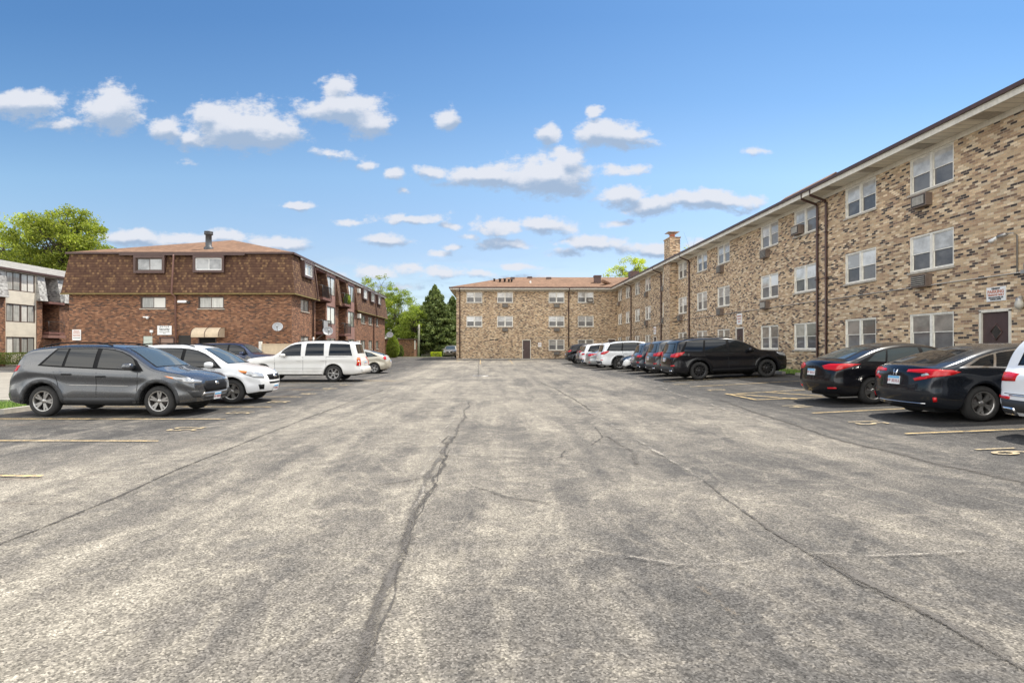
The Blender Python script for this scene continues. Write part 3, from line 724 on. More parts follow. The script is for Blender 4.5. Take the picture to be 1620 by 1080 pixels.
M['door_brown'] = gm('brown_painted_door', (.075, .045, .04), .2, 3, .5); M['pane_dark'] = mat('dark_glass', (.02, .03, .03), .08, coat=.5)
for a, b, zt in doors: door(bt, Tw, a, b, gz(14.6, a), zt, True)
for k, (a, b, zt) in enumerate(bdoors): door(bt, Tb, a, b, gz(a, 64), zt, False, leaf='door_brown')
# thresholds, dark wall vents, conduit
v = MB(Tb); v.box(-.25, .25, -.02, .015, 2.42, 2.55); v.box(.4, .78, -.02, .015, 2.42, 2.55); v.build('wall_vent', M['black_metal'], bt)
c = MB(); zc = 3.68
c.tube([(XW-.03, 5, zc), (XW-.03, 40, zc), (XW-.03, 62, zc-.3)], .018, 6)
c.tube([(XW-.03, 15.25, zc), (XW-.03, 15.25, 4.72), (XW-.10, 15.3, 4.80), (XW-.14, 15.45, 4.80)], .02, 6)
c.tube([(XW-.03, 15.05, zc), (XW-.03, 15.05, 3.9), (XW-.03, 14.9, 4.1)], .018, 6)
c.box(XW-.09, XW+.01, 14.95, 15.1, zc-.05, zc+.05)
c.build('conduit', M['steel'], bt)
cb = MB(Tb); cb.tube([(5, .03, 2.75), (14.5, .03, 2.75)], .02, 5); cb.build('conduit', M['steel'], bt)
# chimney with clay pot and cap
ch = MB(); ch.box(13.98, 14.66, 43.2, 44.75, 0, 8.25); ch.box(13.98, 14.80, 43.2, 44.6, 8.56, 10.2); ch.box(13.93, 14.85, 43.15, 44.65, 10.2, 10.28)
co = ch.build('chimney', M['brick_tan'], bt)
pt = MB(); pt.lathe([(.0, 10.28), (.24, 10.28), (.20, 10.55), (.26, 10.6), (0, 10.6)], 14, 'z', (14.4, 43.9, 0)); pt.build('chimney_pot', M['clay'], co)
cp = MB(); cp.box(13.95, 14.85, 43.4, 44.4, 10.72, 10.76)
for dx in (-.2, .2):
    for dy in (-.2, .2): cp.tube([(14.4+dx, 43.9+dy, 10.55), (14.4+dx, 43.9+dy, 10.73)], .015, 4)
cp.build('chimney_cap', M['steel'], co)
# roof furniture of the cross wing
def on_roof_back(px, py):   # front slope plane of the cross wing
    k = (zr-ze)/h7; a = (px-VX)/F; b = (VY-py)/F  # z = HC + bY ; z = ze + k (Y-eY)
    Y = (HC-ze+k*eY)/(k-b); return a*Y, Y, HC+b*Y
for (px, py, r, h) in ((782, 445, .10, .34), (791, 446, .12, .42), (798.5, 446, .12, .42), (805, 446, .10, .34), (809.5, 446, .10, .32)):
    x, y, z = on_roof_back(px, py)
    p = MB(); p.lathe([(r, z-.2), (r, z+h*.6), (r*1.4, z+h*.65), (r*1.4, z+h), (0, z+h)], 12, 'z', (x, y, 0)); p.build('roof_vent_pipe', M['black_metal'], bt)
for (px, py, w_) in ((838, 440, .6), (811, 441, .5), (868, 441, .6), (839, 447, .2)):
    x, y, z = on_roof_back(px, py); p = MB(); p.box(x-w_/2, x+w_/2, y-.3, y+.3, z-.2, z+.18); p.build('roof_vent', M['brown'] if w_ > .3 else M['white'], bt)
for (px, py, wd, hh) in ((945, 447, .75, .85),):
    x, y, z = on_roof_back(px, py); p = MB(); p.box(x-wd/2, x+wd/2, y-.35, y+.35, z-.3, z+hh-.2); p.box(x-wd/2-.06, x+wd/2+.06, y-.41, y+.41, z+hh-.2, z+hh)
    p.build('roof_vent', M['brown'], bt)
# ridge saddle and box beyond the corner, ridge cap tiles
p = MB(); p.tube([(13.0, 64.5, 9.35), (15.0, 66.8, 9.0), (17.4, 69, 9.6)], .22, 6); p.build('ridge_cap', M['roof_tan'], bt)
p = MB(); p.box(15.5, 16.5, 61.5, 62.5, 8.9, 10.15); p.build('roof_vent', M['brown'], bt)
p = MB(); p.prism([(-.6, 8.5), (.6, 8.5), (0, 8.95)], 1, 23.0, 27.0); 
p.v = [(x+14.4, y, z) for x, y, z in p.v]; p.build('ridge_cap', M['roof_tan'], bt)
# ---------------------------------------------------------------- brown mansard block
bm_ = empty('mansard_building', (-21.8, 40, 0), 'red brown brick block with a dark shingled mansard top floor and low tan roof', 'building')
X0, X1, YF, YE = -29.6, -14.0, 38.5, 72.0
Tf = lambda u, n, z: (u, YF-n, z)
Ts = lambda u, n, z: (X1+n, u, z)
fw = MB(Tf)
fops = [(-24.6, -22.8, 4.32, 5.16), (-20.55, -18.75, 4.32, 5.16), (-24.42, -23.76, 1.55, 2.40), (-23.25, -22.25, -.3, 2.3), (-21.95, -21.05, 1.75, 2.46), (-20.5, -19.3, -.3, 2.3)]
wall_open(fw, X0, X1, -.3, 5.4, fops, .15)
fw.T = Ts
s1 = [(40.3, 42.1, 4.28, 5.2), (40.3, 42.1, 1.4, 2.45)]
wall_open(fw, YF, 43.7, -.3, 5.4, s1, .12)
s2 = []
for (a, b) in ((58.8, 60.8), (62.5, 64.3), (66.5, 67.9)):
    s2 += [(a, b, 4.2, 5.1), (a, b, 1.4, 2.4)]
wall_open(fw, 56.1, YE, -.3, 5.4, s2, .12)
for (a, b) in ((46.35, 46.6), (49.3, 50.2), (52.7, 53.4)):
    fw.box(a, b, -1.6, 0, -.3, 5.3)
# recess walls
for (a, b) in ((43.7, 46.35), (50.2, 52.7)):
    fw.quad([(a, -1.59, -.3), (b, -1.59, -.3), (b, -1.59, 5.4), (a, -1.59, 5.4)])
    if a < 44: fw.quad([(a, 0, -.3), (a, -1.59, -.3), (a, -1.59, 5.4), (a, 0, 5.4)])
fw.T = lambda a, b, c: (a, b, c)
fw.quad([(X0, YF, -.3), (X0, YE, -.3), (X0, YE, 5.4), (X0, YF, 5.4)]); fw.quad([(X0, YE, -.3), (X1, YE, -.3), (X1, YE, 5.4), (X0, YE, 5.4)])
fw.build('wall', M['brick_red'], bm_)
ms = MB(); zb_, zt_ = 5.35, 8.12; o_, i_ = .33, -.03
def mq(a, b): return [a[0], b[0], b[1], a[1]]
ms.quad([(X0-o_, YF-o_, zb_), (X1+o_, YF-o_, zb_), (X1+i_, YF-i_, zt_), (X0-i_, YF-i_, zt_)])
ms.quad([(X0-o_, YF-o_, zb_), (X0-i_, YF-i_, zt_), (X0-i_, YE+i_, zt_), (X0-o_, YE+o_, zb_)])
ms.quad([(X0-o_, YE+o_, zb_), (X1+o_, YE+o_, zb_), (X1+i_, YE+i_, zt_), (X0-i_, YE+i_, zt_)])
ms.quad([(X1+o_, YF-o_, zb_), (X1+o_, 43.7, zb_), (X1+i_, 43.7, zt_), (X1+i_, YF-i_, zt_)])
ms.quad([(X1+o_, 56.1, zb_), (X1+o_, YE+o_, zb_), (X1+i_, YE+i_, zt_), (X1+i_, 56.1, zt_)])
for u in (43.7, 56.1): ms.quad([(X1+o_, u, zb_), (X1+i_, u, zt_), (X1-1.0, u, zt_), (X1-1.0, u, zb_)])
for (a, b) in ((46.35, 46.6), (49.3, 50.2), (52.7, 53.4)):
    ms.prism([(X1-1.6, zb_), (X1+o_+.05, zb_), (X1+i_, zt_), (X1-1.6, zt_)], 1, a, b)
ms.v = [tuple(p) for p in ms.v]
ms2 = MB(); ms2.v = [(p[0], p[1], p[2]) for p in ms.v]; ms2.f = ms.f; ms2.m = ms.m; ms2.sm = ms.sm
ms2.build('mansard', M['mansard'], bm_)
M['moss_trim'] = gm('mossy_drip_edge', (.20, .15, .05), .3, 5, .8)
tr = MB(); tr.box(X0-o_-.02, X1+o_+.02, YF-o_-.03, YF-o_+.02, zb_-.07, zb_+.02); tr.box(X1+o_-.02, X1+o_+.03, YF-o_+.02, 43.7, zb_-.07, zb_+.02); tr.box(X1+o_-.02, X1+o_+.03, 56.1, YE+o_, zb_-.07, zb_+.02)
tr.build('drip_edge', M['moss_trim'], bm_)
sf = MB(); sf.quad([(X0-o_, YF-o_, zb_-.01), (X1+o_, YF-o_, zb_-.01), (X1+o_, YF+.05, zb_-.01), (X0-o_, YF+.05, zb_-.01)]); sf.quad([(X1-.05, YF+.05, zb_-.01), (X1+o_, YF+.05, zb_-.01), (X1+o_, 43.7, zb_-.01), (X1-.05, 43.7, zb_-.01)]); sf.quad([(X1-.05, 56.1, zb_-.01), (X1+o_, 56.1, zb_-.01), (X1+o_, YE+o_, zb_-.01), (X1-.05, YE+o_, zb_-.01)])
sf.quad([(X0, YF, 8.11), (X1, YF, 8.11), (X1, YE, 8.11), (X0, YE, 8.11)])
sf.build('soffit', M['brown'], bm_)
rf = MB(); ov = .12; e0, e1, f0, f1 = X0-ov, X1+ov, YF-ov, YE+ov; cx = (X0+X1)/2; hw = (e1-e0)/2; zt2 = 10.62; zE = 8.24
rf.quad([(e0, f0, zE), (e1, f0, zE), (cx, f0+hw, zt2)]); rf.quad([(e1, f0, zE), (e1, f1, zE), (cx, f1-hw, zt2), (cx, f0+hw, zt2)])
rf.quad([(e0, f0, zE), (cx, f0+hw, zt2), (cx, f1-hw, zt2), (e0, f1, zE)]); rf.quad([(e0, f1, zE), (cx, f1-hw, zt2), (e1, f1, zE)])
rf.build('roof', M['roof_tan'], bm_)
g = MB(); g.box(e0-.02, e1+.02, f0-.05, f0+.06, 8.12, 8.255); g.box(e1-.05, e1+.07, f0+.06, f1, 8.12, 8.255); g.box(-25.9, -17.2, f0-.18, f0-.05, 8.0, 8.12)
g.build('gutter', M['brown'], bm_)
g = MB(); g.box(e1-.03, e1+.02, 40, f1, 8.0, 8.118); g.build('fascia', M['siding_white'], bm_)
for (px, py) in ((347, 388), (408, 394)):
    Yv = 45.0; x, y, z = P(px, py, Yv); p = MB(); p.box(x-.3, x+.3, y-.2, y+.2, z-.5, z+.05); p.build('roof_vent', M['brown'], bm_)
# flue pipe on the front roof slope
p = MB(); fx, fy = -20.75, 40.3; z0 = 8.24+(fy-f0)*(zt2-zE)/hw
p.lathe([(.32, z0-.1), (.32, z0+.10), (.21, z0+.16), (.21, z0+1.0), (.30, z0+1.03), (.30, z0+1.12), (.24, z0+1.14), (.30, z0+1.16), (.30, z0+1.26), (0, z0+1.28)], 18, 'z', (fx, fy, 0))
p.build('flue_pipe', gm('dark_galvanised', (.07, .073, .078), .2, 4, .5, .3), bm_)
# windows, front
W_D = twin_window(1.84, .9, 'dframe', 'pane_grey', 'pane_grey', None, False); W_Wh = twin_window(1.84, .86, 'wframe', 'pane_grey', 'pane_grey', None, False)
W_B = twin_window(1.80, .84, 'dframe', 'pane_curt', 'pane_curt', 'stone', False); W_Bw = twin_window(1.80, .9, 'wframe', 'pane_curt', 'pane_curt', None, False)
W_S = twin_window(1.80, .98, 'dframe', 'pane_curt', 'pane_curt', 'stone', False)
PROT += [W_D, W_Wh, W_B, W_Bw, W_S]
def dormer(T, u0, u1, z0, z1, n0=.34):
    f = MB(T); t = .16
    f.box(u0-t, u0, -.4, n0, z0-t, z1+t); f.box(u1, u1+t, -.4, n0, z0-t, z1+t); f.box(u0, u1, -.4, n0, z1, z1+t); f.box(u0, u1, -.4, n0, z0-t, z0)
    return f.build('window_surround', M['brown'], bm_)
dormer(Tf, -24.72, -22.88, 6.92, 7.82); put(W_D, bm_, -23.8, YF-.24, 6.92, 0)
dormer(Tf, -20.6, -18.76, 6.96, 7.82); put(W_Wh, bm_, -19.68, YF-.24, 6.96, 0)
put(W_B, bm_, -23.7, YF+.05, 4.32, 0); put(W_B, bm_, -19.65, YF+.05, 4.32, 0)
dormer(Ts, 40.3, 42.1, 6.92, 7.82); put(W_Bw, bm_, X1+.24, 41.2, 6.92, R(90))
for (a, b) in ((58.8, 60.6), (62.5, 64.3), (66.4, 68.0)):
    dormer(Ts, a, b, 6.9, 7.8); put(W_Bw, bm_, X1+.24, (a+b)/2, 6.9, R(90))
for (a, b, c, d) in s1+s2: o = put(W_S, bm_, X1-.05, (a+b)/2, c, R(90)); o.scale = ((b-a)/1.8, 1, (d-c)/.98)
# front: downspout, door, louvre, glass block, awning, entrance
d = MB(); d.tube([(-22.1, YF-.32, 8.05), (-22.1, YF-.30, 7.9), (-22.15, YF-.47, 5.35), (-22.1, YF-.10, 5.15), (-22.05, YF-.08, .2)], .065, 6); d.build('downspout', M['brown_lt'], bm_)
d = MB(); d.box(-24.42, -23.76, YF+.04, YF+.1, 1.55, 2.40, 0)
for zz in (1.83, 2.11): d.box(-24.42, -23.76, YF+.03, YF+.04, zz-.012, zz+.012, 1)
d.build('glass_block_window', [M['glass_block'], M['stone']], bm_)
door(bm_, Tf, -23.25, -22.25, 0, 2.3, False, 'brown', 'taupe')
door(bm_, Tf, -20.5, -19.3, 0, 2.3, False, 'brown', 'dark')
d = MB(Tf); d.box(-21.95, -21.05, -.1, -.08, 1.75, 2.46)
for k in range(7): d.box(-21.93, -21.07, -.07, .0, 1.78+k*.098, 1.83+k*.098)
d.build('louvre_vent', M['dark2'], bm_)
aw = MB(Tf)
N = 8; prof = [(0.0, 2.98)]+[(.15+.75*math.sin(math.pi/2*k/N), 2.98-.55*(1-math.cos(math.pi/2*k/N))) for k in range(N+1)]+[(.9, 2.30)]
for i in range(len(prof)-1):
    aw.quad([(-20.6, prof[i][0], prof[i][1]), (-18.7, prof[i][0], prof[i][1]), (-18.7, prof[i+1][0], prof[i+1][1]), (-20.6, prof[i+1][0], prof[i+1][1])], 0, True)
for u in (-20.6, -18.7): aw.quad([(u, a, b) for a, b in prof]+[(u, 0, 2.30)])
ao = aw.build('awning', M['beige'], bm_)
r_ = MB(Tf)
for u in (-20.6, -19.65, -18.7): r_.tube([(u, a+.012, b+.012) for a, b in prof], .018, 5)
r_.build('awning_rib', M['brown'], ao)
# side: downspouts
for yy, wh in ((42.9, 1), (64.9, 0)):
    d = MB(Ts); d.tube([(yy, .16, 8.1), (yy, .12, 8.0), (yy, .45, 5.4), (yy, .09, 5.1), (yy, .08, 2.4 if wh else .2)], .06, 6); d.build('downspout', M['brown'], bm_)
d = MB(Ts); d.tube([(42.9, .08, 2.4), (42.9, .08, .1)], .07, 6); d.build('downspout', M['siding_white'], bm_)
# bays with lap siding and windows
W_L = twin_window(2.5, 1.6, 'dframe', 'pane_curt', 'pane_curt', None, False); PROT.append(W_L)
for (a, b) in ((46.6, 49.3), (53.4, 56.1)):
    s = MB(Ts); c = (a+b)/2
    wall_open(s, a, b, -.2, 8.1, [(c-1.2, c+1.2, 6.12, 7.72), (c-1.2, c+1.2, 3.6, 5.15), (c-1.2, c+1.2, 1.3, 2.4)], .1)
    s.build('siding', M['lap_brown'], bm_)
    for z, h in ((6.12, 1.6), (3.6, 1.55), (1.3, 1.1)):
        o = put(W_L, bm_, X1-.04, c, z, R(90)); o.scale = (.96, 1, h/1.6)
# balconies
def railing(mb, T_, u0, u1, n, z0, h=.95, dn=.12, sides=True):
    mb.T = T_
    mb.tube([(u0, n, z0+h), (u1, n, z0+h)], .02, 5); mb.tube([(u0, n, z0+.08), (u1, n, z0+.08)], .015, 5)
    k = int((u1-u0)/dn)
    for i in range(k+1): mb.tube([(u0+(u1-u0)*i/k, n, z0+.08), (u0+(u1-u0)*i/k, n, z0+h)], .011, 4, cap=False)
    if sides:
        for u in (u0, u1): mb.tube([(u, n, z0+h), (u, -.1, z0+h)], .02, 5); mb.tube([(u, n, z0), (u, n, z0+h)], .022, 5)
def balcony(parent, T_, u0, u1, z, n=.75, rail='black_metal', slab='interior'):
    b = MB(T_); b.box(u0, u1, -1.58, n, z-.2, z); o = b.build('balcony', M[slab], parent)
    r = MB(T_); railing(r, T_, u0+.03, u1-.03, n-.05, z); r.build('railing', M[rail], o)
    return o
for (a, b) in ((43.72, 46.33), (50.22, 52.68)):
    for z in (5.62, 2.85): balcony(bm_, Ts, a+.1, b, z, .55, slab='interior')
    for z0, z1 in ((5.62, 7.75), (2.85, 5.2), (.2, 2.4)):
        d = MB(Ts); d.box(a+.9, a+1.9, -1.58, -1.54, z0+.05, z1-.2); d.build('balcony_door', M['pane_grey'], bm_)
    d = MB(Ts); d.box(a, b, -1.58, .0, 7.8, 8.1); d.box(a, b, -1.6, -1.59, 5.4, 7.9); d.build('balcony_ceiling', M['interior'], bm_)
b = MB(Ts); b.box(44.1, 45.2, .50, .53, 2.95, 3.75); b.build('balcony_screen', gm('grey_plastic_screen', (.34, .34, .34), .2, 3, .6), bm_)
put(AC0, bm_, X1-1.55, 44.6, 4.3, R(90))
for (u, z) in ((57.2, 7.5), (57.4, 4.9), (57.0, 2.1)):
    b = MB(Ts); b.box(u-.25, u+.25, .02, .30, z-.25, z+.2); b.build('condenser_box', M['siding_white'], bm_)

# ---------------------------------------------------------------- cream and brick block further left
bl = empty('courtyard_building', (-45, 50, 0), 'cream sided brick block with pale grey roof and recessed balconies behind the hedge', 'building')
XL2 = -40.5
Tl = lambda u, n, z: (XL2+n, u, z)
s = MB(Tl)
for (a, b, z) in ((44.9, 45.75, 5.9), (48.9, 49.5, 5.75), (51.45, 58, 5.9)):
    s.box(a, b, -2, .05, -.2, z)
s.box(34, 43.2, -2, 0, -.2, 5.8)
s.quad([(34, -2, -.2), (58, -2, -.2), (58, -2, 8), (34, -2, 8)]); s.box(49.5, 51.45, .02, .25, -.2, 2.35)
s.T = lambda a, b, c: (a, b, c)
s.quad([(XL2-11, 34, 0), (XL2, 34, 0), (XL2, 34, 8.1), (XL2-11, 34, 8.1)]); s.quad([(XL2-11, 60, 0), (XL2, 60, 0), (XL2, 60, 8.1), (XL2-11, 60, 8.1)]); s.quad([(XL2-11, 34, 0), (XL2-11, 60, 0), (XL2-11, 60, 8.1), (XL2-11, 34, 8.1)])
s.build('wall', M['brick_red'], bl)
s = MB(Tl); c0, c1 = 45.75, 48.9
wall_open(s, c0, c1, -.2, 8.1, [(45.85, 48.75, 6.4, 8.0), (45.85, 48.8, 3.75, 5.3), (45.85, 48.7, 1.05, 2.5)], .12)
s.build('siding', M['lap_cream'], bl)
W_C = twin_window(1.43, 1.55, 'dframe', 'pane_curt', 'pane_curt', None, False); PROT.append(W_C)
for z, h in ((6.4, 1.6), (3.75, 1.55), (1.05, 1.45)):
    for u in (46.59, 48.04): o = put(W_C, bl, XL2-.05, u, z, R(90)); o.scale = (1, 1, h/1.55)
for (a, b) in ((34, 43.1), (44.6, 45.75), (48.9, 49.75), (51.2, 60)):
    s2_ = MB(); s2_.prism([(XL2-1.5, 5.7), (XL2+.38, 5.75), (XL2+.02, 8.05), (XL2-1.5, 8.05)], 1, a, b)
    s2_.build('mansard', M['shake_grey'], bl)
s = MB(); s.quad([(XL2+.25, 33.5, 8.2), (XL2+.25, 60.4, 8.2), (XL2-5.5, 60.4, 9.8), (XL2-5.5, 33.5, 9.8)]); s.quad([(XL2-11.5, 33.5, 8.2), (XL2-11.5, 60.4, 8.2), (XL2-5.5, 60.4, 9.8), (XL2-5.5, 33.5, 9.8)])
s.quad([(XL2+.25, 60.4, 8.2), (XL2-11.5, 60.4, 8.2), (XL2-5.5, 60.4, 9.8)]); s.build('roof', M['roof_grey'], bl)
s = MB(); s.box(XL2+.15, XL2+.33, 33.5, 60.4, 8.05, 8.22); s.build('gutter', M['brown'], bl)
s = MB(); s.box(XL2-1.9, XL2+.14, 33.5, 60.4, 7.95, 8.048); s.build('soffit', M['stone'], bl)
for z in (5.75, 3.0):
    balcony(bl, Tl, 49.75, 51.6, z, .45); balcony(bl, Tl, 43.2, 44.8, z, .4)
for z0, z1 in ((5.75, 7.9), (3.0, 5.55), (.2, 2.4)):
    d = MB(Tl); d.box(49.6, 51.4, -1.98, -1.9, z0+.02, z1); d.build('balcony_back', M['interior'], bl)
    d = MB(Tl); d.box(50.0, 50.9, -1.89, -1.86, z0+.02, z1-.2); d.build('balcony_door', M['pane_dark'], bl)
d = MB(Tl); d.box(49.5, 51.5, .05, .6, 2.45, 2.72); d.build('porch_lintel', M['brown_lt'], bl)
# ---------------------------------------------------------------- signs, lamps, dishes
def sign(name, label, T_, u0, u1, z0, z1, rz, lines, n=.03, cat='sign'):
    m_ = MB(T_); m_.box(u0, u1, .002, n, z0, z1); c = T_((u0+u1)/2, 0, z0)
    o = empty(name, c, label, cat); m_.build('sign_board', M['white'], o)
    W = abs(u1-u0)
    for (s_, zf, sz, mt, sx) in lines:
        p = T_((u0+u1)/2, n+.004, z0+(z1-z0)*zf)
        text(s_, sz, M[mt], o, p, (R(90), 0, rz), bold=.004, sx=sx)
    return o
sign('parking_sign', 'white and red sign over the brown door reading PARKING', Tw, 15.60, 16.20, 2.95, 3.36, R(-90), [('TENANT', .88, .07, 'black_ink', 1), ('PARKING', .66, .125, 'red_ink', 1), ('TENANTS ONLY', .43, .07, 'red_ink', 1), ('VIOLATORS WILL BE', .25, .05, 'black_ink', 1), ('TOWED AWAY', .12, .05, 'black_ink', 1)])
sign('door_notice', 'small white notice over the middle door of the tan brick wing', Tw, 32.05, 32.7, 2.95, 3.6, R(-90), [('PARKING', .75, .13, 'red_ink', 1), ('TENANTS', .5, .12, 'red_ink', 1), ('ONLY', .25, .12, 'red_ink', 1)])
sign('door_notice', 'small white notice over the far door beside the chimney stack', Tw, 48.85, 49.5, 2.75, 3.45, R(-90), [('PARKING', .7, .13, 'red_ink', 1), ('ONLY', .4, .13, 'red_ink', 1)])
sign('wall_notice', 'small white notice beside the dark door of the cross wing', Tb, 5.4, 5.78, 1.65, 2.15, 0, [('NO', .7, .12, 'red_ink', 1), ('PARKING', .4, .08, 'red_ink', 1)])
sign('notice_board', 'white sign headed NOTICE above the taupe door of the mansard block', Tf, -23.4, -22.4, 2.48, 3.12, 0, [('N O T I C E', .89, .13, 'black_ink', 1), ('Security', .62, .22, 'black_ink', 1), ('cameras in use on this property', .36, .055, 'black_ink', 1), ('24 hours', .17, .055, 'black_ink', 1)])
sign('towing_sign', 'tall white sign with red lettering low on the mansard block wall', Tf, -29.35, -28.75, 2.10, 2.85, 0, [('PRIVATE', .85, .11, 'red_ink', 1), ('PARKING', .70, .11, 'red_ink', 1), ('UNAUTHORIZED', .52, .065, 'red_ink', 1), ('VEHICLES TOWED', .38, .06, 'red_ink', 1), ('AT OWNER EXPENSE', .2, .05, 'black_ink', 1)])
o = empty('gooseneck_lamp', (XW, 15.5, 4.8), 'small white flood lamp on a bent conduit above the PARKING sign', 'lamp')
m_ = MB(); m_.tube([(XW-.13, 15.45, 4.80), (XW-.16, 15.7, 4.76)], .05, 8); m_.build('lamp_joint', M['steel'], o)
m_ = MB(); m_.tube([(XW-.16, 15.68, 4.77), (XW-.19, 15.80, 4.70), (XW-.21, 15.88, 4.66)], [.03, .05, .065], 12); m_.build('lamp_head', M['white'], o)
o = empty('wall_lamp', (XW, 15.1, 2.9), 'round glass wall lamp beside the brown door with a diamond pane', 'lamp')
m_ = MB(); m_.lathe([(0, 2.98), (.07, 2.98), (.08, 2.90)], 12, 'z', (XW-.1, 15.12, 0)); m_.tube([(XW, 15.12, 3.0), (XW-.1, 15.12, 3.0)], .025, 6); m_.build('lamp_bracket', M['steel'], o)
m_ = MB(); m_.lathe([(.075, 2.90), (.10, 2.82), (.10, 2.74), (.05, 2.67), (0, 2.66)], 12, 'z', (XW-.1, 15.12, 0)); m_.build('lamp_globe', mat('frosted_globe', (.5, .47, .4), .3), o)
o = empty('floodlight', (-21.7, YF, 4.8), 'white slanted floodlight beside the downspout on the mansard block', 'lamp')
m_ = MB(Tf); m_.prism([(.0, 4.72), (.22, 4.72), (.16, 4.88), (0, 4.9)], 0, -21.9, -21.3); m_.build('lamp_head', M['white'], o)
m_ = MB(Tf); m_.box(-21.28, -21.1, 0, .1, 4.68, 4.82); m_.build('sensor', M['dark2'], o)
o = empty('security_camera', (-24, YF, 3.6), 'white dome security camera on the mansard block wall', 'camera')
m_ = MB(); m_.lathe([(0, 3.75), (.10, 3.75), (.10, 3.68), (.08, 3.6), (0, 3.56)], 12, 'z', (-24.0, YF-.2, 0)); m_.build('camera_dome', M['white'], o)
m_ = MB(Tf); m_.box(-24.3, -23.95, 0, .2, 3.68, 3.76); m_.build('camera_arm', M['white'], o)
o = empty('junction_box', (-23.8, YF, 2.7), 'small white junction box on the brick beside the NOTICE sign', 'junction box')
m_ = MB(Tf); m_.box(-23.9, -23.7, .002, .08, 2.64, 2.82); m_.build('box_cover', M['white'], o)
m_ = MB(Tf); m_.tube([(-23.8, .03, 2.64), (-23.8, .03, 2.4)], .015, 5); m_.build('conduit', M['steel'], o)
M['dish'] = gm('pale_grey_dish', (.42, .43, .44), .12, 4, .5)
def dish(loc, aim, r, label, base):
    o = empty('satellite_dish', base, label, 'satellite dish', 'satellite dishes on the walls')
    c = Vector(loc); a = Vector(aim).normalized(); q = a.to_track_quat('Z', 'Y'); m_ = MB()
    prof = [(0.001, 0)]+[(r*k/6, .28*r*(k/6)**2) for k in range(1, 7)]+[(r*1.03, .28*r)]+[(r*k/6, .28*r*(k/6)**2-.015) for k in range(6, 0, -1)]
    m_.lathe(prof, 20); m_.v = [tuple(c+q@Vector((v[0]*1.0, v[1]*.9, v[2]))) for v in m_.v]; m_.build('reflector', M['dish'], o)
    f = c+a*r*1.25; lo = c+q@Vector((0, -r*.85, .1))
    m_ = MB(); m_.tube([tuple(lo), tuple(f+q@Vector((0, -r*.3, 0)))], .02, 5); m_.build('feed_arm', M['steel'], o)
    m_ = MB(); m_.tube([tuple(f+q@Vector((0, -r*.3, -.05))), tuple(f+q@Vector((0, -r*.2, .12)))], .06, 8); m_.build('receiver', M['dish'], o)
    m_ = MB(); m_.tube([tuple(c-a*.02), tuple(c-a*.15), tuple(Vector(base))], .028, 6); m_.build('mast', M['steel'], o)
dish((-14.75, 37.9, 3.0), (.25, -1, .35), .34, 'pale oval satellite dish on the front wall beside the corner', (-14.9, 38.5, 2.7))
dish((-13.2, 44.2, 2.9), (.55, -1, .35), .40, 'pale satellite dish standing off the first recessed balcony', (-14.0, 43.6, 2.2))
dish((-13.2, 71.2, 3.2), (.2, -1, .3), .42, 'pale satellite dish at the far corner beside the clipped conifer', (-14.0, 71.4, 2.9))
dish((-26.75+12.8, 60.0, 8.6), (.3, -1, .3), .3, 'small dish on the gutter edge of the mansard block', (-13.95, 60.2, 8.2)) if False else None
# fence beside the mansard block, timber fence, garage, pole
o = empty('vinyl_fence', (-14.2, 36.6, 0), 'beige vinyl fence panel with a grey end post before the brick corner', 'fence')
m_ = MB(); m_.box(-15.3, -12.9, 36.58, 36.64, .05, 1.78); m_.build('panel', M['beige'], o)
m_ = MB(); m_.box(-15.4, -12.9, 36.55, 36.67, 1.78, 1.84); m_.build('top_rail', M['beige'], o)
m_ = MB(); m_.box(-15.48, -15.3, 36.52, 36.68, 0, 2.0); m_.build('post', M['siding_white'], o)
o = empty('garage', (-13, 82, .2), 'low red brick garage wall under the leafy green tree', 'garage')
m_ = MB(); wall = m_; m_.box(-19, -11.3, 80, 88, 0, 2.7); m_.build('wall', M['brick_red'], o)
m_ = MB(); m_.box(-19.2, -11.1, 79.8, 88.2, 2.7, 2.85); m_.build('roof', M['brown'], o)
m_ = MB(); m_.box(-11.25, -11.1, 79.9, 80.0, 1.3, 2.6); m_.build('downspout', M['siding_white'], o)
m_ = MB(); m_.box(-14.2, -13.4, 79.93, 79.99, .1, .45); m_.build('vent', M['dark'], o)
o = empty('brick_house', (-7, 108, .2), 'low brick house with dark windows seen between the pole and the conifers', 'house')
m_ = MB(); m_.box(-16, -3, 108, 116, 0, 3.2); m_.build('wall', M['brick_red'], o)
m_ = MB(); m_.prism([(107.5, 3.2), (116.5, 3.2), (112, 5)], 0, -16.5, -2.5); m_.build('roof', M['mansard'], o)
for x in (-12.4, -10.4, -8.2): m_ = MB(); m_.box(x, x+1.2, 107.9, 108.02, 1.0, 2.6); m_.build('window', M['pane_dark'], o)
o = empty('timber_fence', (-8, 86, .2), 'low weathered timber gate fence beside the utility pole', 'fence')
m_ = MB()
for k in range(14): m_.box(-10.9+k*.27, -10.9+k*.27+.22, 86, 86.04, .1, 1.45+.05*(k % 3))
m_.build('picket_panel', M['pole'], o)
m_ = MB(); m_.box(-7.1, -5.0, 86.1, 86.14, .1, 1.3); m_.build('board_panel', M['pole'], o)
o = empty('utility_pole', (-10.4, 80.5, .2), 'slim grey green wooden pole beside the garage', 'pole')
m_ = MB(); m_.tube([(-10.55, 79.3, .1), (-10.5, 79.3, 4.9)], [.16, .13], 10); m_.build('shaft', M['pole'], o)
m_ = MB(); m_.box(-10.62, -10.4, 79.1, 79.2, 4.2, 4.5); m_.build('pole_plate', M['steel'], o)
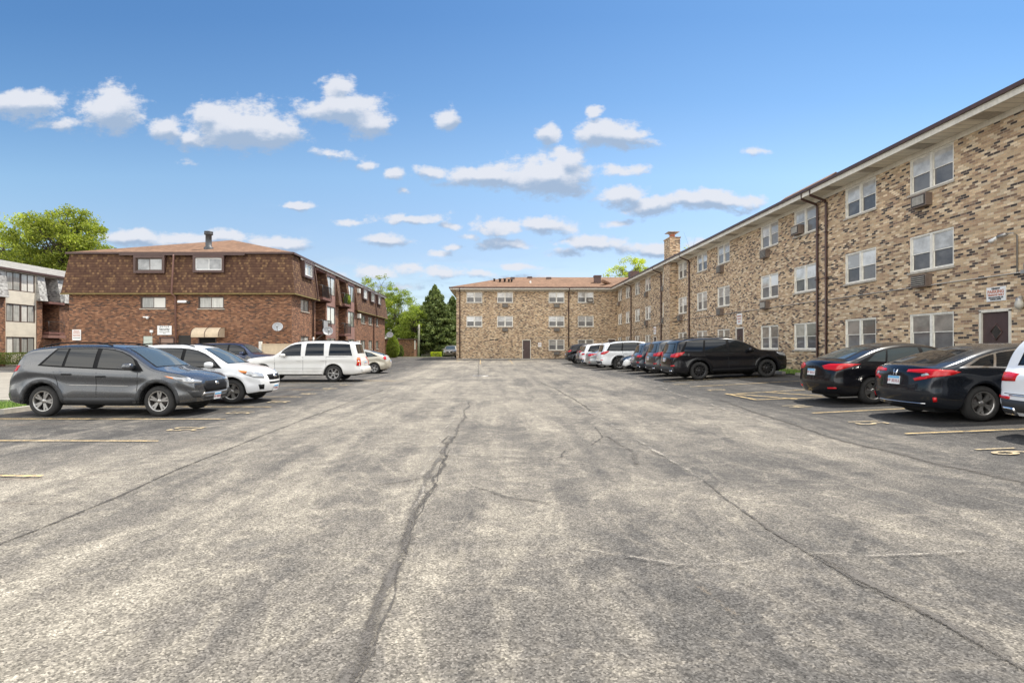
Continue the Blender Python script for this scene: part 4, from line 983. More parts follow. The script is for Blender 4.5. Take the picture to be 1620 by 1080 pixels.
# drain grate in the lot
o = empty('drain_grate', (-1.2, 34, 0), 'small round dark drain grate in the middle of the lot', 'drain')
q = on_ground(760, 594.5); o.location = q; o['_org'] = tuple(q)
m_ = MB(); m_.lathe([(.001, q.z+.012), (.33, q.z+.012), (.36, q.z)], 20, 'z', (q.x, q.y, 0)); m_.build('grate', M['dark2'], o)
m_ = MB(); m_.lathe([(.36, q.z+.003), (.44, q.z+.014), (.45, q.z)], 20, 'z', (q.x, q.y, 0)); m_.build('rim', M['steel'], o)
for p_ in PROT: pass
# ---------------------------------------------------------------- trees
def leaf_mat(name, cols, tr=.35):
    def fn(t, b):
        r = t.new('ShaderNodeNewGeometry'); c = t.ramp(r.outputs['Random Per Island'], [(i/(len(cols)-1), c) for i, c in enumerate(cols)])
        big = t.noise(r.outputs['Position'], .45, 3, .6)
        c = t.mix(1, c, t.ramp(big, [(.3, .72), (.7, 1.25)]), 'MULTIPLY')
        t.l.new(c, b.inputs['Base Color'])
        tl = t.new('ShaderNodeBsdfTranslucent'); t.l.new(t.mix(1, c, (1.2, 1.3, .7, 1), 'MULTIPLY'), tl.inputs[0])
        mx = t.new('ShaderNodeMixShader'); mx.inputs[0].default_value = tr
        t.l.new(b.outputs[0], mx.inputs[1]); t.l.new(tl.outputs[0], mx.inputs[2]); t.l.new(mx.outputs[0], t.n['Material Output'].inputs[0])
    return mat(name, rough=.6, spec=.3, fn=fn)
M['leaf_lime'] = leaf_mat('spring_leaf', [(.13, .185, .03), (.235, .30, .045), (.36, .41, .075)], .42)
M['leaf_green'] = leaf_mat('fresh_leaf', [(.125, .165, .028), (.245, .29, .042), (.39, .41, .07)], .45)
M['leaf_yel'] = leaf_mat('young_yellow_leaf', [(.28, .33, .04), (.44, .49, .06), (.56, .58, .09)], .5)
M['needle'] = leaf_mat('spruce_needle', [(.06, .10, .03), (.14, .18, .055), (.26, .31, .09)], .15)
M['bark'] = gm('grey_bark', (.11, .09, .07), .4, 3, .95)
def leaves_mesh(name, pts, size, mt, flat=.0):
    n = len(pts); rng = RNG
    a = rng.normal(size=(n, 3)); a /= np.linalg.norm(a, axis=1)[:, None]
    b = rng.normal(size=(n, 3)); b -= a*(a*b).sum(1)[:, None]; b /= np.linalg.norm(b, axis=1)[:, None]
    s = size*rng.uniform(.6, 1.4, (n, 1)); p = np.asarray(pts)
    V = np.stack([p-a*s, p+b*s*.45, p+a*s, p-b*s*.45], 1).reshape(-1, 3)
    me = bpy.data.meshes.new(name); me.vertices.add(4*n); me.vertices.foreach_set('co', V.ravel())
    me.loops.add(4*n); me.loops.foreach_set('vertex_index', np.arange(4*n, dtype=np.int32))
    me.polygons.add(n); me.polygons.foreach_set('loop_start', np.arange(0, 4*n, 4, dtype=np.int32)); me.polygons.foreach_set('loop_total', np.full(n, 4, dtype=np.int32))
    me.materials.append(mt); me.update(); me.validate(); return me
def tree(label, base, h, crown, nl, size, mt, trunk=.28, clump=.8, name='leafy_tree', nclump=90, cat='tree', group=None, seed=1):
    """crown: list of ellipsoids (dx, dy, z, rx, ry, rz); limbs run from the trunk to clumps inside them"""
    rng = np.random.default_rng(seed); o = empty(name, base, label, cat, group); B = np.array(base)
    tips = []
    vol = np.array([c[3]*c[4]*c[5] for c in crown]); pr = vol/vol.sum()
    for _ in range(nclump):
        c = crown[rng.choice(len(crown), p=pr)]; d = rng.normal(size=3); d /= np.linalg.norm(d); r = rng.uniform(.35, 1)**.45
        tips.append(B+np.array([c[0]+d[0]*c[3]*r, c[1]+d[1]*c[4]*r, c[2]+d[2]*c[5]*r]))
    tk = MB(); z1 = crown[0][2]-crown[0][5]*.75
    top = B+np.array([crown[0][0], crown[0][1], crown[0][2]+crown[0][5]*.3])
    fork = B+np.array([crown[0][0]*.3, crown[0][1]*.3, max(z1, h*.18)])
    tk.tube([tuple(B), tuple(B*.5+fork*.5+rng.normal(size=3)*.05), tuple(fork), tuple(top)], [trunk*1.25, trunk, trunk*.85, trunk*.25], 9)
    for i, tp in enumerate(tips):
        if i % 3 == 0 or i < 24:
            t0 = rng.uniform(0, .75); s0 = fork*(1-t0)+top*t0; mid = s0*.45+tp*.55+np.array([0, 0, rng.uniform(0, .6)])+rng.normal(size=3)*.25
            r0 = trunk*.42*(1-t0*.6); tk.tube([tuple(s0), tuple(s0*.6+mid*.4+rng.normal(size=3)*.1), tuple(mid), tuple(tp)], [r0, r0*.7, r0*.4, r0*.12], 5)
            for _ in range(2):
                e = mid+rng.normal(size=3)*1.0; tk.tube([tuple(mid), tuple(e)], [r0*.3, r0*.08], 4)
    tk.build('trunk', M['bark'], o)
    per = nl//nclump; pts = []
    for tp in tips:
        rad = clump*rng.uniform(.6, 1.35); d = rng.normal(size=(per, 3)); d /= np.linalg.norm(d, axis=1)[:, None]
        r = rng.uniform(0, 1, (per, 1))**.5; pts.append(tp+d*r*np.array([rad*1.15, rad*1.15, rad*.75]))
    pts = np.concatenate(pts)-B
    me = leaves_mesh('crown', pts, size, mt); c = bpy.data.objects.new('crown', me); COL.objects.link(c); c.parent = o
    return o
# maples behind the cream block: px 0-172, y 315-410
def at(px, py, Y): return P(px, py, Y)
a = at(96, 549, 74); tree('large spring green maple towering behind the grey roofed block', (a[0], 74, .1), 17, [(0, 0, 15.0, 6.0, 5, 4.6), (-4.2, 1, 13.6, 3.6, 4, 4), (4.0, 0, 13.4, 3.3, 3.5, 3.4), (.5, 0, 18, 3.6, 3.5, 2.6)], 36000, .17, M['leaf_green'], .45, 1.15, nclump=190, seed=3, name='maple_tree')
a = at(6, 549, 84); tree('paler yellow green tree at the edge of the maple beyond the cream block', (a[0], 84, .1), 19, [(0, 0, 16.5, 5.6, 5, 6.2), (-3, 0, 13, 4, 4, 4), (3, 0, 12.5, 3, 3, 4)], 15000, .17, M['leaf_yel'], .4, 1.2, nclump=110, seed=5, name='maple_tree')
# mid trees between the blocks
a = at(636, 549, 92); tree('bright green loose tree over the low brick garage', (a[0], 92, .2), 14, [(-.6, 0, 6.6, 4.0, 3.5, 4.4), (1.6, 0, 4.8, 2.6, 3, 3.2), (-2.8, 0, 4.6, 2.4, 3, 3), (-.8, 0, 10.6, 2.0, 2, 2.6)], 36000, .11, M['leaf_lime'], .25, .7, nclump=230, seed=8)
a = at(598, 549, 88); tree('sparse thin topped tree rising behind the gutter end of the mansard block', (a[0], 88, .2), 12, [(0, 0, 10.2, 2.6, 2, 2.8), (-2, 0, 11, 2, 2, 1.6)], 2200, .12, M['leaf_green'], .15, .6, nclump=40, seed=9)
a = at(656, 549, 86); tree('low spreading green tree beside the utility pole', (a[0], 86, .2), 8, [(0, 0, 5.2, 2.0, 2, 2.6), (-1.2, 0, 4.0, 1.6, 2, 1.8)], 10000, .12, M['leaf_lime'], .15, .6, nclump=70, seed=10)
# trees above the roofs
a = at(1000, 549, 100); tree('yellow green spring tree showing over the roof corner near the chimney', (a[0], 100, .2), 18, [(0, 0, 14.6, 3.4, 3, 3.4), (-2.6, 0, 13.8, 2.2, 2, 2.4), (2.6, 0, 13.6, 1.8, 2, 2.4), (0, 0, 10, 4, 4, 3)], 15000, .13, M['leaf_yel'], .3, .7, nclump=120, seed=12)
a = at(1088, 549, 66); tree('few bare budding twigs poking over the gutter right of the chimney', (a[0], 66, .4), 13, [(0, 0, 12.0, 1.0, 1, 1.3)], 260, .10, M['leaf_yel'], .15, .5, nclump=14, seed=13)
def spruce(label, base, h, r, n, seed):
    rng = np.random.default_rng(seed); o = empty('spruce_tree', base, label, 'tree', 'dark spruces behind the lot'); B = np.array(base)
    tk = MB(); tk.tube([tuple(B), tuple(B+np.array([0, 0, h]))], [.3, .03], 8); pts = []
    for i in range(n):
        t = rng.uniform(.06, 1)**.85; z = h*t; L = r*(1-t)**.8*rng.uniform(.5, 1.15)+.12; a = rng.uniform(0, 2*math.pi)
        d = np.array([math.cos(a), math.sin(a), 0]); m_ = int(26+46*L)
        if i % 4 == 0: tk.tube([tuple(B+[0, 0, z]), tuple(B+[0, 0, z]+d*L+[0, 0, -.18*L])], [.04, .01], 4)
        u = rng.uniform(0, 1, (m_, 1))**.8
        side = np.array([-d[1], d[0], 0])*rng.normal(size=(m_, 1))*.16*L*(1.1-u)
        droop = -.34*L*u**1.3+.22*L*u**3
        pts.append(np.array([0, 0, z])+d*L*u+side+np.concatenate([np.zeros((m_, 2)), droop+rng.normal(size=(m_, 1))*.07-rng.uniform(0, .32, (m_, 1))*u], 1))
    tk.build('trunk', M['bark'], o)
    me = leaves_mesh('crown', np.concatenate(pts), .17, M['needle']); c = bpy.data.objects.new('crown', me); COL.objects.link(c); c.parent = o
    return o
a = at(688, 549, 88); spruce('tall dark pointed spruce standing between the pole and the parked tan car', (a[0], 88, .2), 11.3, 6.0, 760, 21)
a = at(716, 549, 93); spruce('shorter second spruce half hidden by the tan cross wing', (a[0], 93, .2), 10.0, 5.4, 520, 22)
a = at(662, 549, 104); spruce('low dark spruce filling the gap behind the loose green tree', (a[0], 104, .2), 8.6, 5.2, 380, 23)
def bush(name, label, base, rx, ry, rz, n, size, mt, boxy=False, seed=1, cat='shrub'):
    rng = np.random.default_rng(seed); o = empty(name, base, label, cat)
    d = rng.normal(size=(n, 3)); d /= np.linalg.norm(d, axis=1)[:, None]; r = rng.uniform(.55, 1, (n, 1))**.5
    if boxy: p = rng.uniform(-1, 1, (n, 3)); k = rng.integers(0, 3, n); p[np.arange(n), k] = np.sign(p[np.arange(n), k])*rng.uniform(.8, 1.05, n); pts = p*[rx, ry, rz]+[0, 0, rz]
    else:
        pts = d*r*[rx, ry, rz]+[0, 0, rz]; pts[:, :2] *= (1.15-.45*(pts[:, 2:3]/(2*rz)))
    me = leaves_mesh('foliage', pts, size, mt); c = bpy.data.objects.new('foliage', me); COL.objects.link(c); c.parent = o
    s = MB(); s.tube([tuple(base), (base[0], base[1], base[2]+rz*1.5)], [.08, .03], 6)
    for k in range(6):
        a = k*1.05; s.tube([(base[0], base[1], base[2]+.1), (base[0]+math.cos(a)*rx*.6, base[1]+math.sin(a)*ry*.6, base[2]+rz*1.3)], [.03, .01], 4)
    s.build('stem', M['bark'], o); return o
M['leaf_hedge'] = leaf_mat('hedge_leaf', [(.05, .085, .015), (.11, .15, .03), (.20, .22, .05)], .2)
M['leaf_acid'] = leaf_mat('golden_shrub_leaf', [(.30, .36, .02), (.45, .50, .03), (.58, .60, .06)], .3)
x, y, z = at(20, 576, 45.4); bush('hedge', 'clipped dark green hedge at the foot of the cream block', (x+.1, 46, z+.05), .75, 1.9, .45, 9000, .045, M['leaf_hedge'], True, 3, 'hedge')
x, y, z = at(613, 566, 73.2); bush('conifer_shrub', 'rounded yellow green conifer against the far corner of the mansard block', (-13.2, 73.4, .15), .95, .95, 1.55, 9000, .07, M['leaf_lime'], False, 4)
x, y, z = at(690, 567, 79); bush('golden_shrub', 'small clipped golden shrub before the timber fence', (x, 79, .2), .72, .6, .36, 3500, .05, M['leaf_acid'], True, 5)
x, y, z = at(603, 560, 84); bush('conifer_shrub', 'small dark shrub just behind the far corner dish', (-12.6, 76, .15), .5, .5, .9, 2500, .06, M['leaf_hedge'], False, 6)
bush('potted_plant', 'leafy green potted plant spilling over the upper balcony railing', (X1+.35, 51.9, 5.65), .35, .6, .5, 1500, .05, M['leaf_lime'], False, 17, 'plant')
# ---------------------------------------------------------------- cars
def paint(name, base, metal=.0, rough=.35, dirt=.25, dcol=(.25, .22, .18), ck=.9):
    def fn(t, b):
        tc = t.new('ShaderNodeTexCoord').outputs['Object']; z = t.sep(tc)[2]
        n = t.noise(tc, 3, 5, .65)
        d = t.math('MULTIPLY', t.ss(t.math('ADD', z, t.math('MULTIPLY', t.math('SUBTRACT', n, .5), .6)), .75, .2), dirt)
        c = t.mix(d, c4(base), c4(dcol))
        t.l.new(c, b.inputs['Base Color'])
        t.l.new(t.math('MULTIPLY_ADD', n, .10, rough-.05), b.inputs['Roughness'])
    return mat(name, base, rough, metal, .5 if ck > .6 else .25, coat=ck, fn=fn)
M['glass_car'] = mat('tinted_car_glass', (.010, .012, .014), .04, spec=.5)
M['glass_clear'] = mat('windscreen_glass', (.05, .065, .07), .04, spec=.7)
M['trim_blk'] = mat('black_plastic_trim', (.008, .008, .009), .6, spec=.15)
M['cladding'] = mat('grey_black_cladding', (.030, .031, .033), .6)
M['chrome'] = mat('chrome', (.75, .75, .76), .18, 1)
M['rubber'] = gm('tyre_rubber', (.028, .027, .026), .3, 8, .85)
M['alloy'] = mat('silver_alloy', (.38, .37, .355), .3, .85)
M['alloy_dk'] = mat('black_alloy', (.02, .02, .022), .35, .3, coat=.4)
M['rotor'] = mat('brake_disc', (.10, .09, .085), .5, .6)
M['red_lamp'] = mat('red_lens', (.50, .006, .008), .2, coat=.25, spec=.5)
M['amber'] = mat('amber_lens', (.75, .22, .03), .15, coat=1)
M['clear_lens'] = mat('clear_lens', (.36, .37, .38), .1, .25, coat=1, spec=.8)
M['plate_w'] = mat('white_plate', (.72, .73, .74), .4); M['plate_b'] = mat('blue_plate_band', (.12, .40, .68), .4); M['plate_ink'] = mat('red_plate_digits', (.30, .03, .05), .5)
def pchip(xs, ys):
    xs = np.array(xs, float); ys = np.array(ys, float); h = np.diff(xs); d = np.diff(ys)/h; m = np.zeros(len(xs))
    m[0], m[-1] = d[0], d[-1]
    for i in range(1, len(xs)-1):
        m[i] = 0 if d[i-1]*d[i] <= 0 else (h[i-1]+h[i])*2*d[i-1]*d[i]/((2*h[i]+h[i-1])*d[i]*1.0+(h[i]+2*h[i-1])*d[i-1]) if True else 0
        if d[i-1]*d[i] > 0:
            w1, w2 = 2*h[i]+h[i-1], h[i]+2*h[i-1]; m[i] = (w1+w2)/(w1/d[i-1]+w2/d[i])
    def f(x):
        i = int(np.clip(np.searchsorted(xs, x)-1, 0, len(xs)-2)); t = min(1, max(0, (x-xs[i])/h[i]))
        return float((2*t**3-3*t**2+1)*ys[i]+(t**3-2*t**2+t)*h[i]*m[i]+(-2*t**3+3*t**2)*ys[i+1]+(t**3-t**2)*h[i]*m[i+1])
    return f
class Car:
    def __init__(c, sp):
        c.sp = sp; c.L, c.W = sp['L'], sp['W']; c.top = pchip(*zip(*sp['top'])); c.belt = pchip(*zip(*sp['belt']))
        c.ff = pchip(*zip(*sp['front'])); c.fr = pchip(*zip(*sp['rear'])); c.zb = sp.get('zb', .27); c.crown = sp.get('crown', .05)
        c.wr = sp['wr']; c.ax = [sp['fo'], sp['fo']+sp['wb']]; c.ar = c.wr+sp.get('gap', .055)
        c.tum = math.tan(R(sp.get('tum', 19)))
    def bottom(c, u):
        z = c.zb
        for a in c.ax:
            d = abs(u-a)
            if d < c.ar:
                z = max(z, c.wr+math.sqrt(c.ar**2-d*d))
        e = min(u, c.L-u)
        if e < .5: z = max(z, c.zb+.05*(1-e/.5))
        return z
    def ztop(c, u): return c.top(u)-c.crown
    def half(c, u, z):
        W2 = c.W/2; sp = c.sp; a, ka = sp.get('fa', .75), sp.get('fk', .20); b, kb = sp.get('ra', .6), sp.get('rk', .14)
        pl = 1.0
        if u < a: pl -= ka*(1-u/a)**2.3
        if c.L-u < b: pl -= kb*(1-(c.L-u)/b)**2.3
        y = W2*pl
        zb = min(c.belt(u), c.ztop(u)-.02)
        if z < .5: y -= .05*((.5-z)/.25)**2*1.0
        y += .014*math.exp(-((z-(zb-.16))/.06)**2)-.010*math.exp(-((z-(zb-.32))/.09)**2)+.008*math.exp(-((z-.52)/.05)**2)
        for a_ in c.ax:     # flared arches
            dd = math.hypot(u-a_, z-c.wr)
            y += sp.get('flare', .018)*math.exp(-((dd-c.ar-.03)/.08)**2)
        if z > zb:
            t = z-zb; y -= .012+t*c.tum+.25*max(0, t-.05)**2
        elif z > zb-.06: y -= .012*(z-zb+.06)/.06
        rr = sp.get('rr', .085); d = c.ztop(u)-z
        if d < rr: t = 1-max(0, d)/rr; y -= rr*.9*(1-math.sqrt(max(0, 1-t*t)))
        return max(.05, y)
    def upos(c, p, z, yf=1.0):
        f0 = max(0, 1-p/.5); r0 = max(0, 1-(c.L-p)/.5); bf, brr = c.sp.get('bulge', .12), c.sp.get('rbulge', .09)
        return p+(c.ff(z)+bf*abs(yf)**2.4)*f0**1.5-(c.fr(z)+brr*abs(yf)**2.4)*r0**1.5
    def build(c):
        st = set([0, .04, .09, .16, .25, .36, .5, .66])|set([c.L-k for k in (0, .04, .09, .16, .25, .36, .5, .66)])|set(round(p[0], 3) for p in c.sp['top'])
        for a in c.ax:
            for k in range(0, 13):
                st.add(round(a+c.ar*math.cos(math.pi*k/12)*.999, 4))
            st.add(a+c.ar+.02); st.add(a-c.ar-.02)
        st = sorted(s for s in st if 0 <= s <= c.L); o = [st[0]]
        for s in st[1:]:
            while s-o[-1] > .17: o.append(o[-1]+(s-o[-1])/math.ceil((s-o[-1])/.17))
            if s-o[-1] > .012: o.append(s)
        st = o; NB, NT_, NS = 9, 6, 7; V = []; idx = {}
        V_add = lambda p: (V.append(p), len(V)-1)[1]
        R_ = NB+NT_
        side = []
        for p in st:
            zt = c.ztop(p); zb = min(c.belt(p), zt-.05); z0 = c.bottom(p); zb = max(zb, z0+.05); col = []
            for r in range(R_+1):
                if r <= NB: z = z0+(zb-z0)*(r/NB)
                else: t = (r-NB)/NT_; t = 1-(1-t)**1.35; z = zb+(zt-zb)*t
                col.append((p, z, c.half(p, z)))
            side.append(col)
        f = []; fm = []
        G = [[V_add((c.L/2-c.upos(p, z), y, z)) for (p, z, y) in col] for col in side]
        n = len(st)
        for i in range(n-1):
            for r in range(R_): f.append((G[i][r], G[i][r+1], G[i+1][r+1], G[i+1][r])); fm.append(0)
        # inner arch lip and sill return
        lip = [V_add((V[G[i][0]][0], side[i][0][2]-(.05 if abs(side[i][0][1]-c.zb) < .12 else .03), side[i][0][1]-.0)) for i in range(n)]
        lip2 = [V_add((V[G[i][0]][0], max(.1, side[i][0][2]-.36), side[i][0][1]+.0)) for i in range(n)]
        for i in range(n-1):
            f.append((G[i][0], G[i+1][0], lip[i+1], lip[i])); fm.append(0); f.append((lip[i], lip[i+1], lip2[i+1], lip2[i])); fm.append(1)
        # top strip
        T = []
        for i, p in enumerate(st):
            ye = side[i][R_][2]; row = [G[i][R_]]
            for k in range(1, NS+1):
                q = 1-k/NS; z = c.top(p)-c.crown*q**2.2
                row.append(V_add((c.L/2-c.upos(p, z, q), ye*q, z)))
            T.append(row)
        for i in range(n-1):
            for k in range(NS): f.append((T[i][k], T[i][k+1], T[i+1][k+1], T[i+1][k])); fm.append(0)
        # front and rear strips
        for e, flip in ((0, False), (n-1, True)):
            prev = None
            for r in range(R_+1):
                _, z, ye = side[e][r]
                if r == R_: row = T[e]
                else: row = [G[e][r]]+[V_add((c.L/2-c.upos(st[e], z, 1-k/NS), ye*(1-k/NS), z)) for k in range(1, NS+1)]
                if prev:
                    for k in range(NS): f.append((prev[k], prev[k+1], row[k+1], row[k])); fm.append(0)
                prev = row
        me = bpy.data.meshes.new('body'); me.from_pydata(V, [], f); me.polygons.foreach_set('material_index', fm)
        bm = bmesh.new(); bm.from_mesh(me)
        g = bm.verts[:]+bm.edges[:]+bm.faces[:]
        r = bmesh.ops.duplicate(bm, geom=g)
        nv = [v for v in r['geom'] if isinstance(v, bmesh.types.BMVert)]
        for v in nv: v.co.y *= -1
        bmesh.ops.reverse_faces(bm, faces=[v for v in r['geom'] if isinstance(v, bmesh.types.BMFace)])
        bmesh.ops.remove_doubles(bm, verts=bm.verts[:], dist=.0006)
        bmesh.ops.recalc_face_normals(bm, faces=bm.faces[:])
        for fc in bm.faces: fc.smooth = True
        bm.to_mesh(me); bm.free()
        return me
    # ---- projected patches
    def S(c, u, z, side=1, off=0): return Vector((c.L/2-c.upos(u, z), side*(c.half(u, z)+off), z))
def patch(bvh, pts, view, step=.09, off=.006, skirt=.0, name='p'):
    """pts: 3D points; view: horizontal unit direction pointing from the surface to the viewer (or up). Returns (verts, faces)"""
    v = Vector(view).normalized(); h = Vector((0, 0, 1)).cross(v)
    if h.length < .1: h = Vector((0, 1, 0)); k = Vector((1, 0, 0))
    else: h.normalize(); k = v.cross(h).normalized()
    bm = bmesh.new(); P2 = [(Vector(p).dot(h), Vector(p).dot(k)) for p in pts]
    fc = bm.faces.new([bm.verts.new((a, b, 0)) for a, b in P2])
    for ax in (0, 1):
        lo, hi = min(p[ax] for p in P2), max(p[ax] for p in P2); n = int((hi-lo)/step)
        for i in range(1, n+1):
            co = [0, 0, 0]; co[ax] = lo+(hi-lo)*i/(n+1); no = [0, 0, 0]; no[ax] = 1
            bmesh.ops.bisect_plane(bm, geom=bm.verts[:]+bm.edges[:]+bm.faces[:], plane_co=co, plane_no=no)
    bmesh.ops.triangulate(bm, faces=[f for f in bm.faces if len(f.verts) > 4])
    bound = [e for e in bm.edges if len(e.link_faces) == 1]
    bset = set(v_ for e in bound for v_ in e.verts)
    for vt in bm.verts:
        o = h*vt.co.x+k*vt.co.y; q = o+v*6
        hit, nrm, _, _ = bvh.ray_cast(q, -v, 12)
        if hit is None: hit, nrm, _, _ = bvh.find_nearest(o+v*(.5))
        if nrm.dot(v) < 0: nrm = -nrm
        vt.co = hit+nrm*off
    if skirt:
        r = bmesh.ops.extrude_edge_only(bm, edges=bound); nv = [x for x in r['geom'] if isinstance(x, bmesh.types.BMVert)]
        for vt in nv: vt.co -= v*(off+skirt)
    for f_ in bm.faces: f_.smooth = True
    bmesh.ops.recalc_face_normals(bm, faces=bm.faces[:])
    return bm
def bm_obj(name, bms, mats, parent):
    out = bmesh.new()
    for i, b in enumerate(bms):
        m_ = 0
        if isinstance(b, tuple): b, m_ = b
        tmp = bpy.data.meshes.new('t')
        for f_ in b.faces: f_.material_index = m_
        b.to_mesh(tmp); b.free(); out.from_mesh(tmp); bpy.data.meshes.remove(tmp)
    me = bpy.data.meshes.new(name); out.to_mesh(me); out.free()
    for m_ in (mats if isinstance(mats, (list, tuple)) else [mats]): me.materials.append(m_)
    o = bpy.data.objects.new(name, me); COL.objects.link(o); o.parent = parent; return o
WCACHE = {}
def wheel(r, w_, style, mt, parent, loc, side, steer=0):
    key = (round(r, 3), style, mt)
    if key not in WCACHE:
        hw = w_/2; rr = r*.66 if style != 'far' else r*.62
        t = MB(); t.lathe([(rr, -hw+.01), (rr+.02, -hw), (r-.045, -hw+.0), (r-.012, -hw+.03), (r, -hw+.05), (r, hw-.05), (r-.012, hw-.03), (r-.045, hw), (rr+.02, hw), (rr, hw-.01), (rr-.005, -hw+.01)], 40, 'y')
        tm = t.mesh('tyre', M['rubber'])
        k = MB(); k.lathe([(rr+.003, hw-.004), (rr-.012, hw-.002), (rr-.025, hw-.03), (rr-.03, -hw+.02)], 40, 'y', m=0)
        k.lathe([(.001, -.02), (rr-.03, -.02)], 30, 'y', m=1); k.lathe([(.001, .03), (r*.42, .03), (r*.42, -.02)], 30, 'y', m=2)
        hub = hw-.035
        k.lathe([(.001, hub+.012), (.035, hub+.01), (.06, hub-.005), (.065, hub-.03)], 20, 'y', m=0)
        ns, split = {'five': (5, 0), 'five2': (5, 1), 'six': (6, 0), 'ten': (10, 0), 'nine': (9, 0), 'swirl': (5, 2)}[style]
        for i in range(ns):
            a = 2*math.pi*i/ns+.3
            def sp(a0, a1, w0, w1, m_=0):
                p0 = (math.cos(a0)*.05, math.sin(a0)*.05); p1 = (math.cos(a1)*(rr-.015), math.sin(a1)*(rr-.015))
                d0 = (-math.sin(a0), math.cos(a0)); d1 = (-math.sin(a1), math.cos(a1)); q = []
                for (p, d, w3, dep) in ((p0, d0, w0, hub+.004), (p1, d1, w1, hub+.012)):
                    q.append([(p[0]-d[0]*w3, dep, p[1]-d[1]*w3), (p[0]+d[0]*w3, dep, p[1]+d[1]*w3), (p[0]+d[0]*w3*1.2, dep-.03, p[1]+d[1]*w3*1.2), (p[0]-d[0]*w3*1.2, dep-.03, p[1]-d[1]*w3*1.2)])
                A, B = q
                k.quad([A[0], A[1], B[1], B[0]], m_); k.quad([A[1], A[2], B[2], B[1]], m_); k.quad([A[3], A[0], B[0], B[3]], m_); k.quad([B[0], B[1], B[2], B[3]], m_)
            if split == 1: sp(a-.07, a-.17, .022, .022); sp(a+.07, a+.17, .022, .022)
            elif split == 2: sp(a-.1, a+.28, .03, .02); sp(a+.1, a-.12, .016, .03)
            else: w0 = {5: .034, 6: .028, 10: .013, 9: .014}[ns]; w1 = {5: .055, 6: .036, 10: .020, 9: .018}[ns]; sp(a, a, w0, w1)
        rm = k.mesh('rim', [M[mt], M['dark'], M['rotor']])
        WCACHE[key] = (tm, rm)
    tm, rm = WCACHE[key]
    o = bpy.data.objects.new('wheel', tm); COL.objects.link(o); o.parent = parent; o.location = loc; o.rotation_euler = (0, random.uniform(0, 6), steer+(0 if side > 0 else math.pi))
    q = bpy.data.objects.new('rim', rm); COL.objects.link(q); q.parent = o
    return o
def dlo(c, u0b, u1b, u0t, u1t, s, mb=.035, mt=.085, rear_cut=None):
    """side glass outline between the belt and the roof edge"""
    bot = [(u0b+(u1b-u0b)*k/6) for k in range(7)]; tp = [(u1t+(u0t-u1t)*k/10) for k in range(11)]
    pts = []
    for u in bot: pts.append((u, c.belt(u)+mb))
    for u in tp:
        z = c.ztop(u)-mt
        if z > c.belt(u)+mb+.02: pts.append((u, z))
    return [c.S(u, z, s) for u, z in pts]
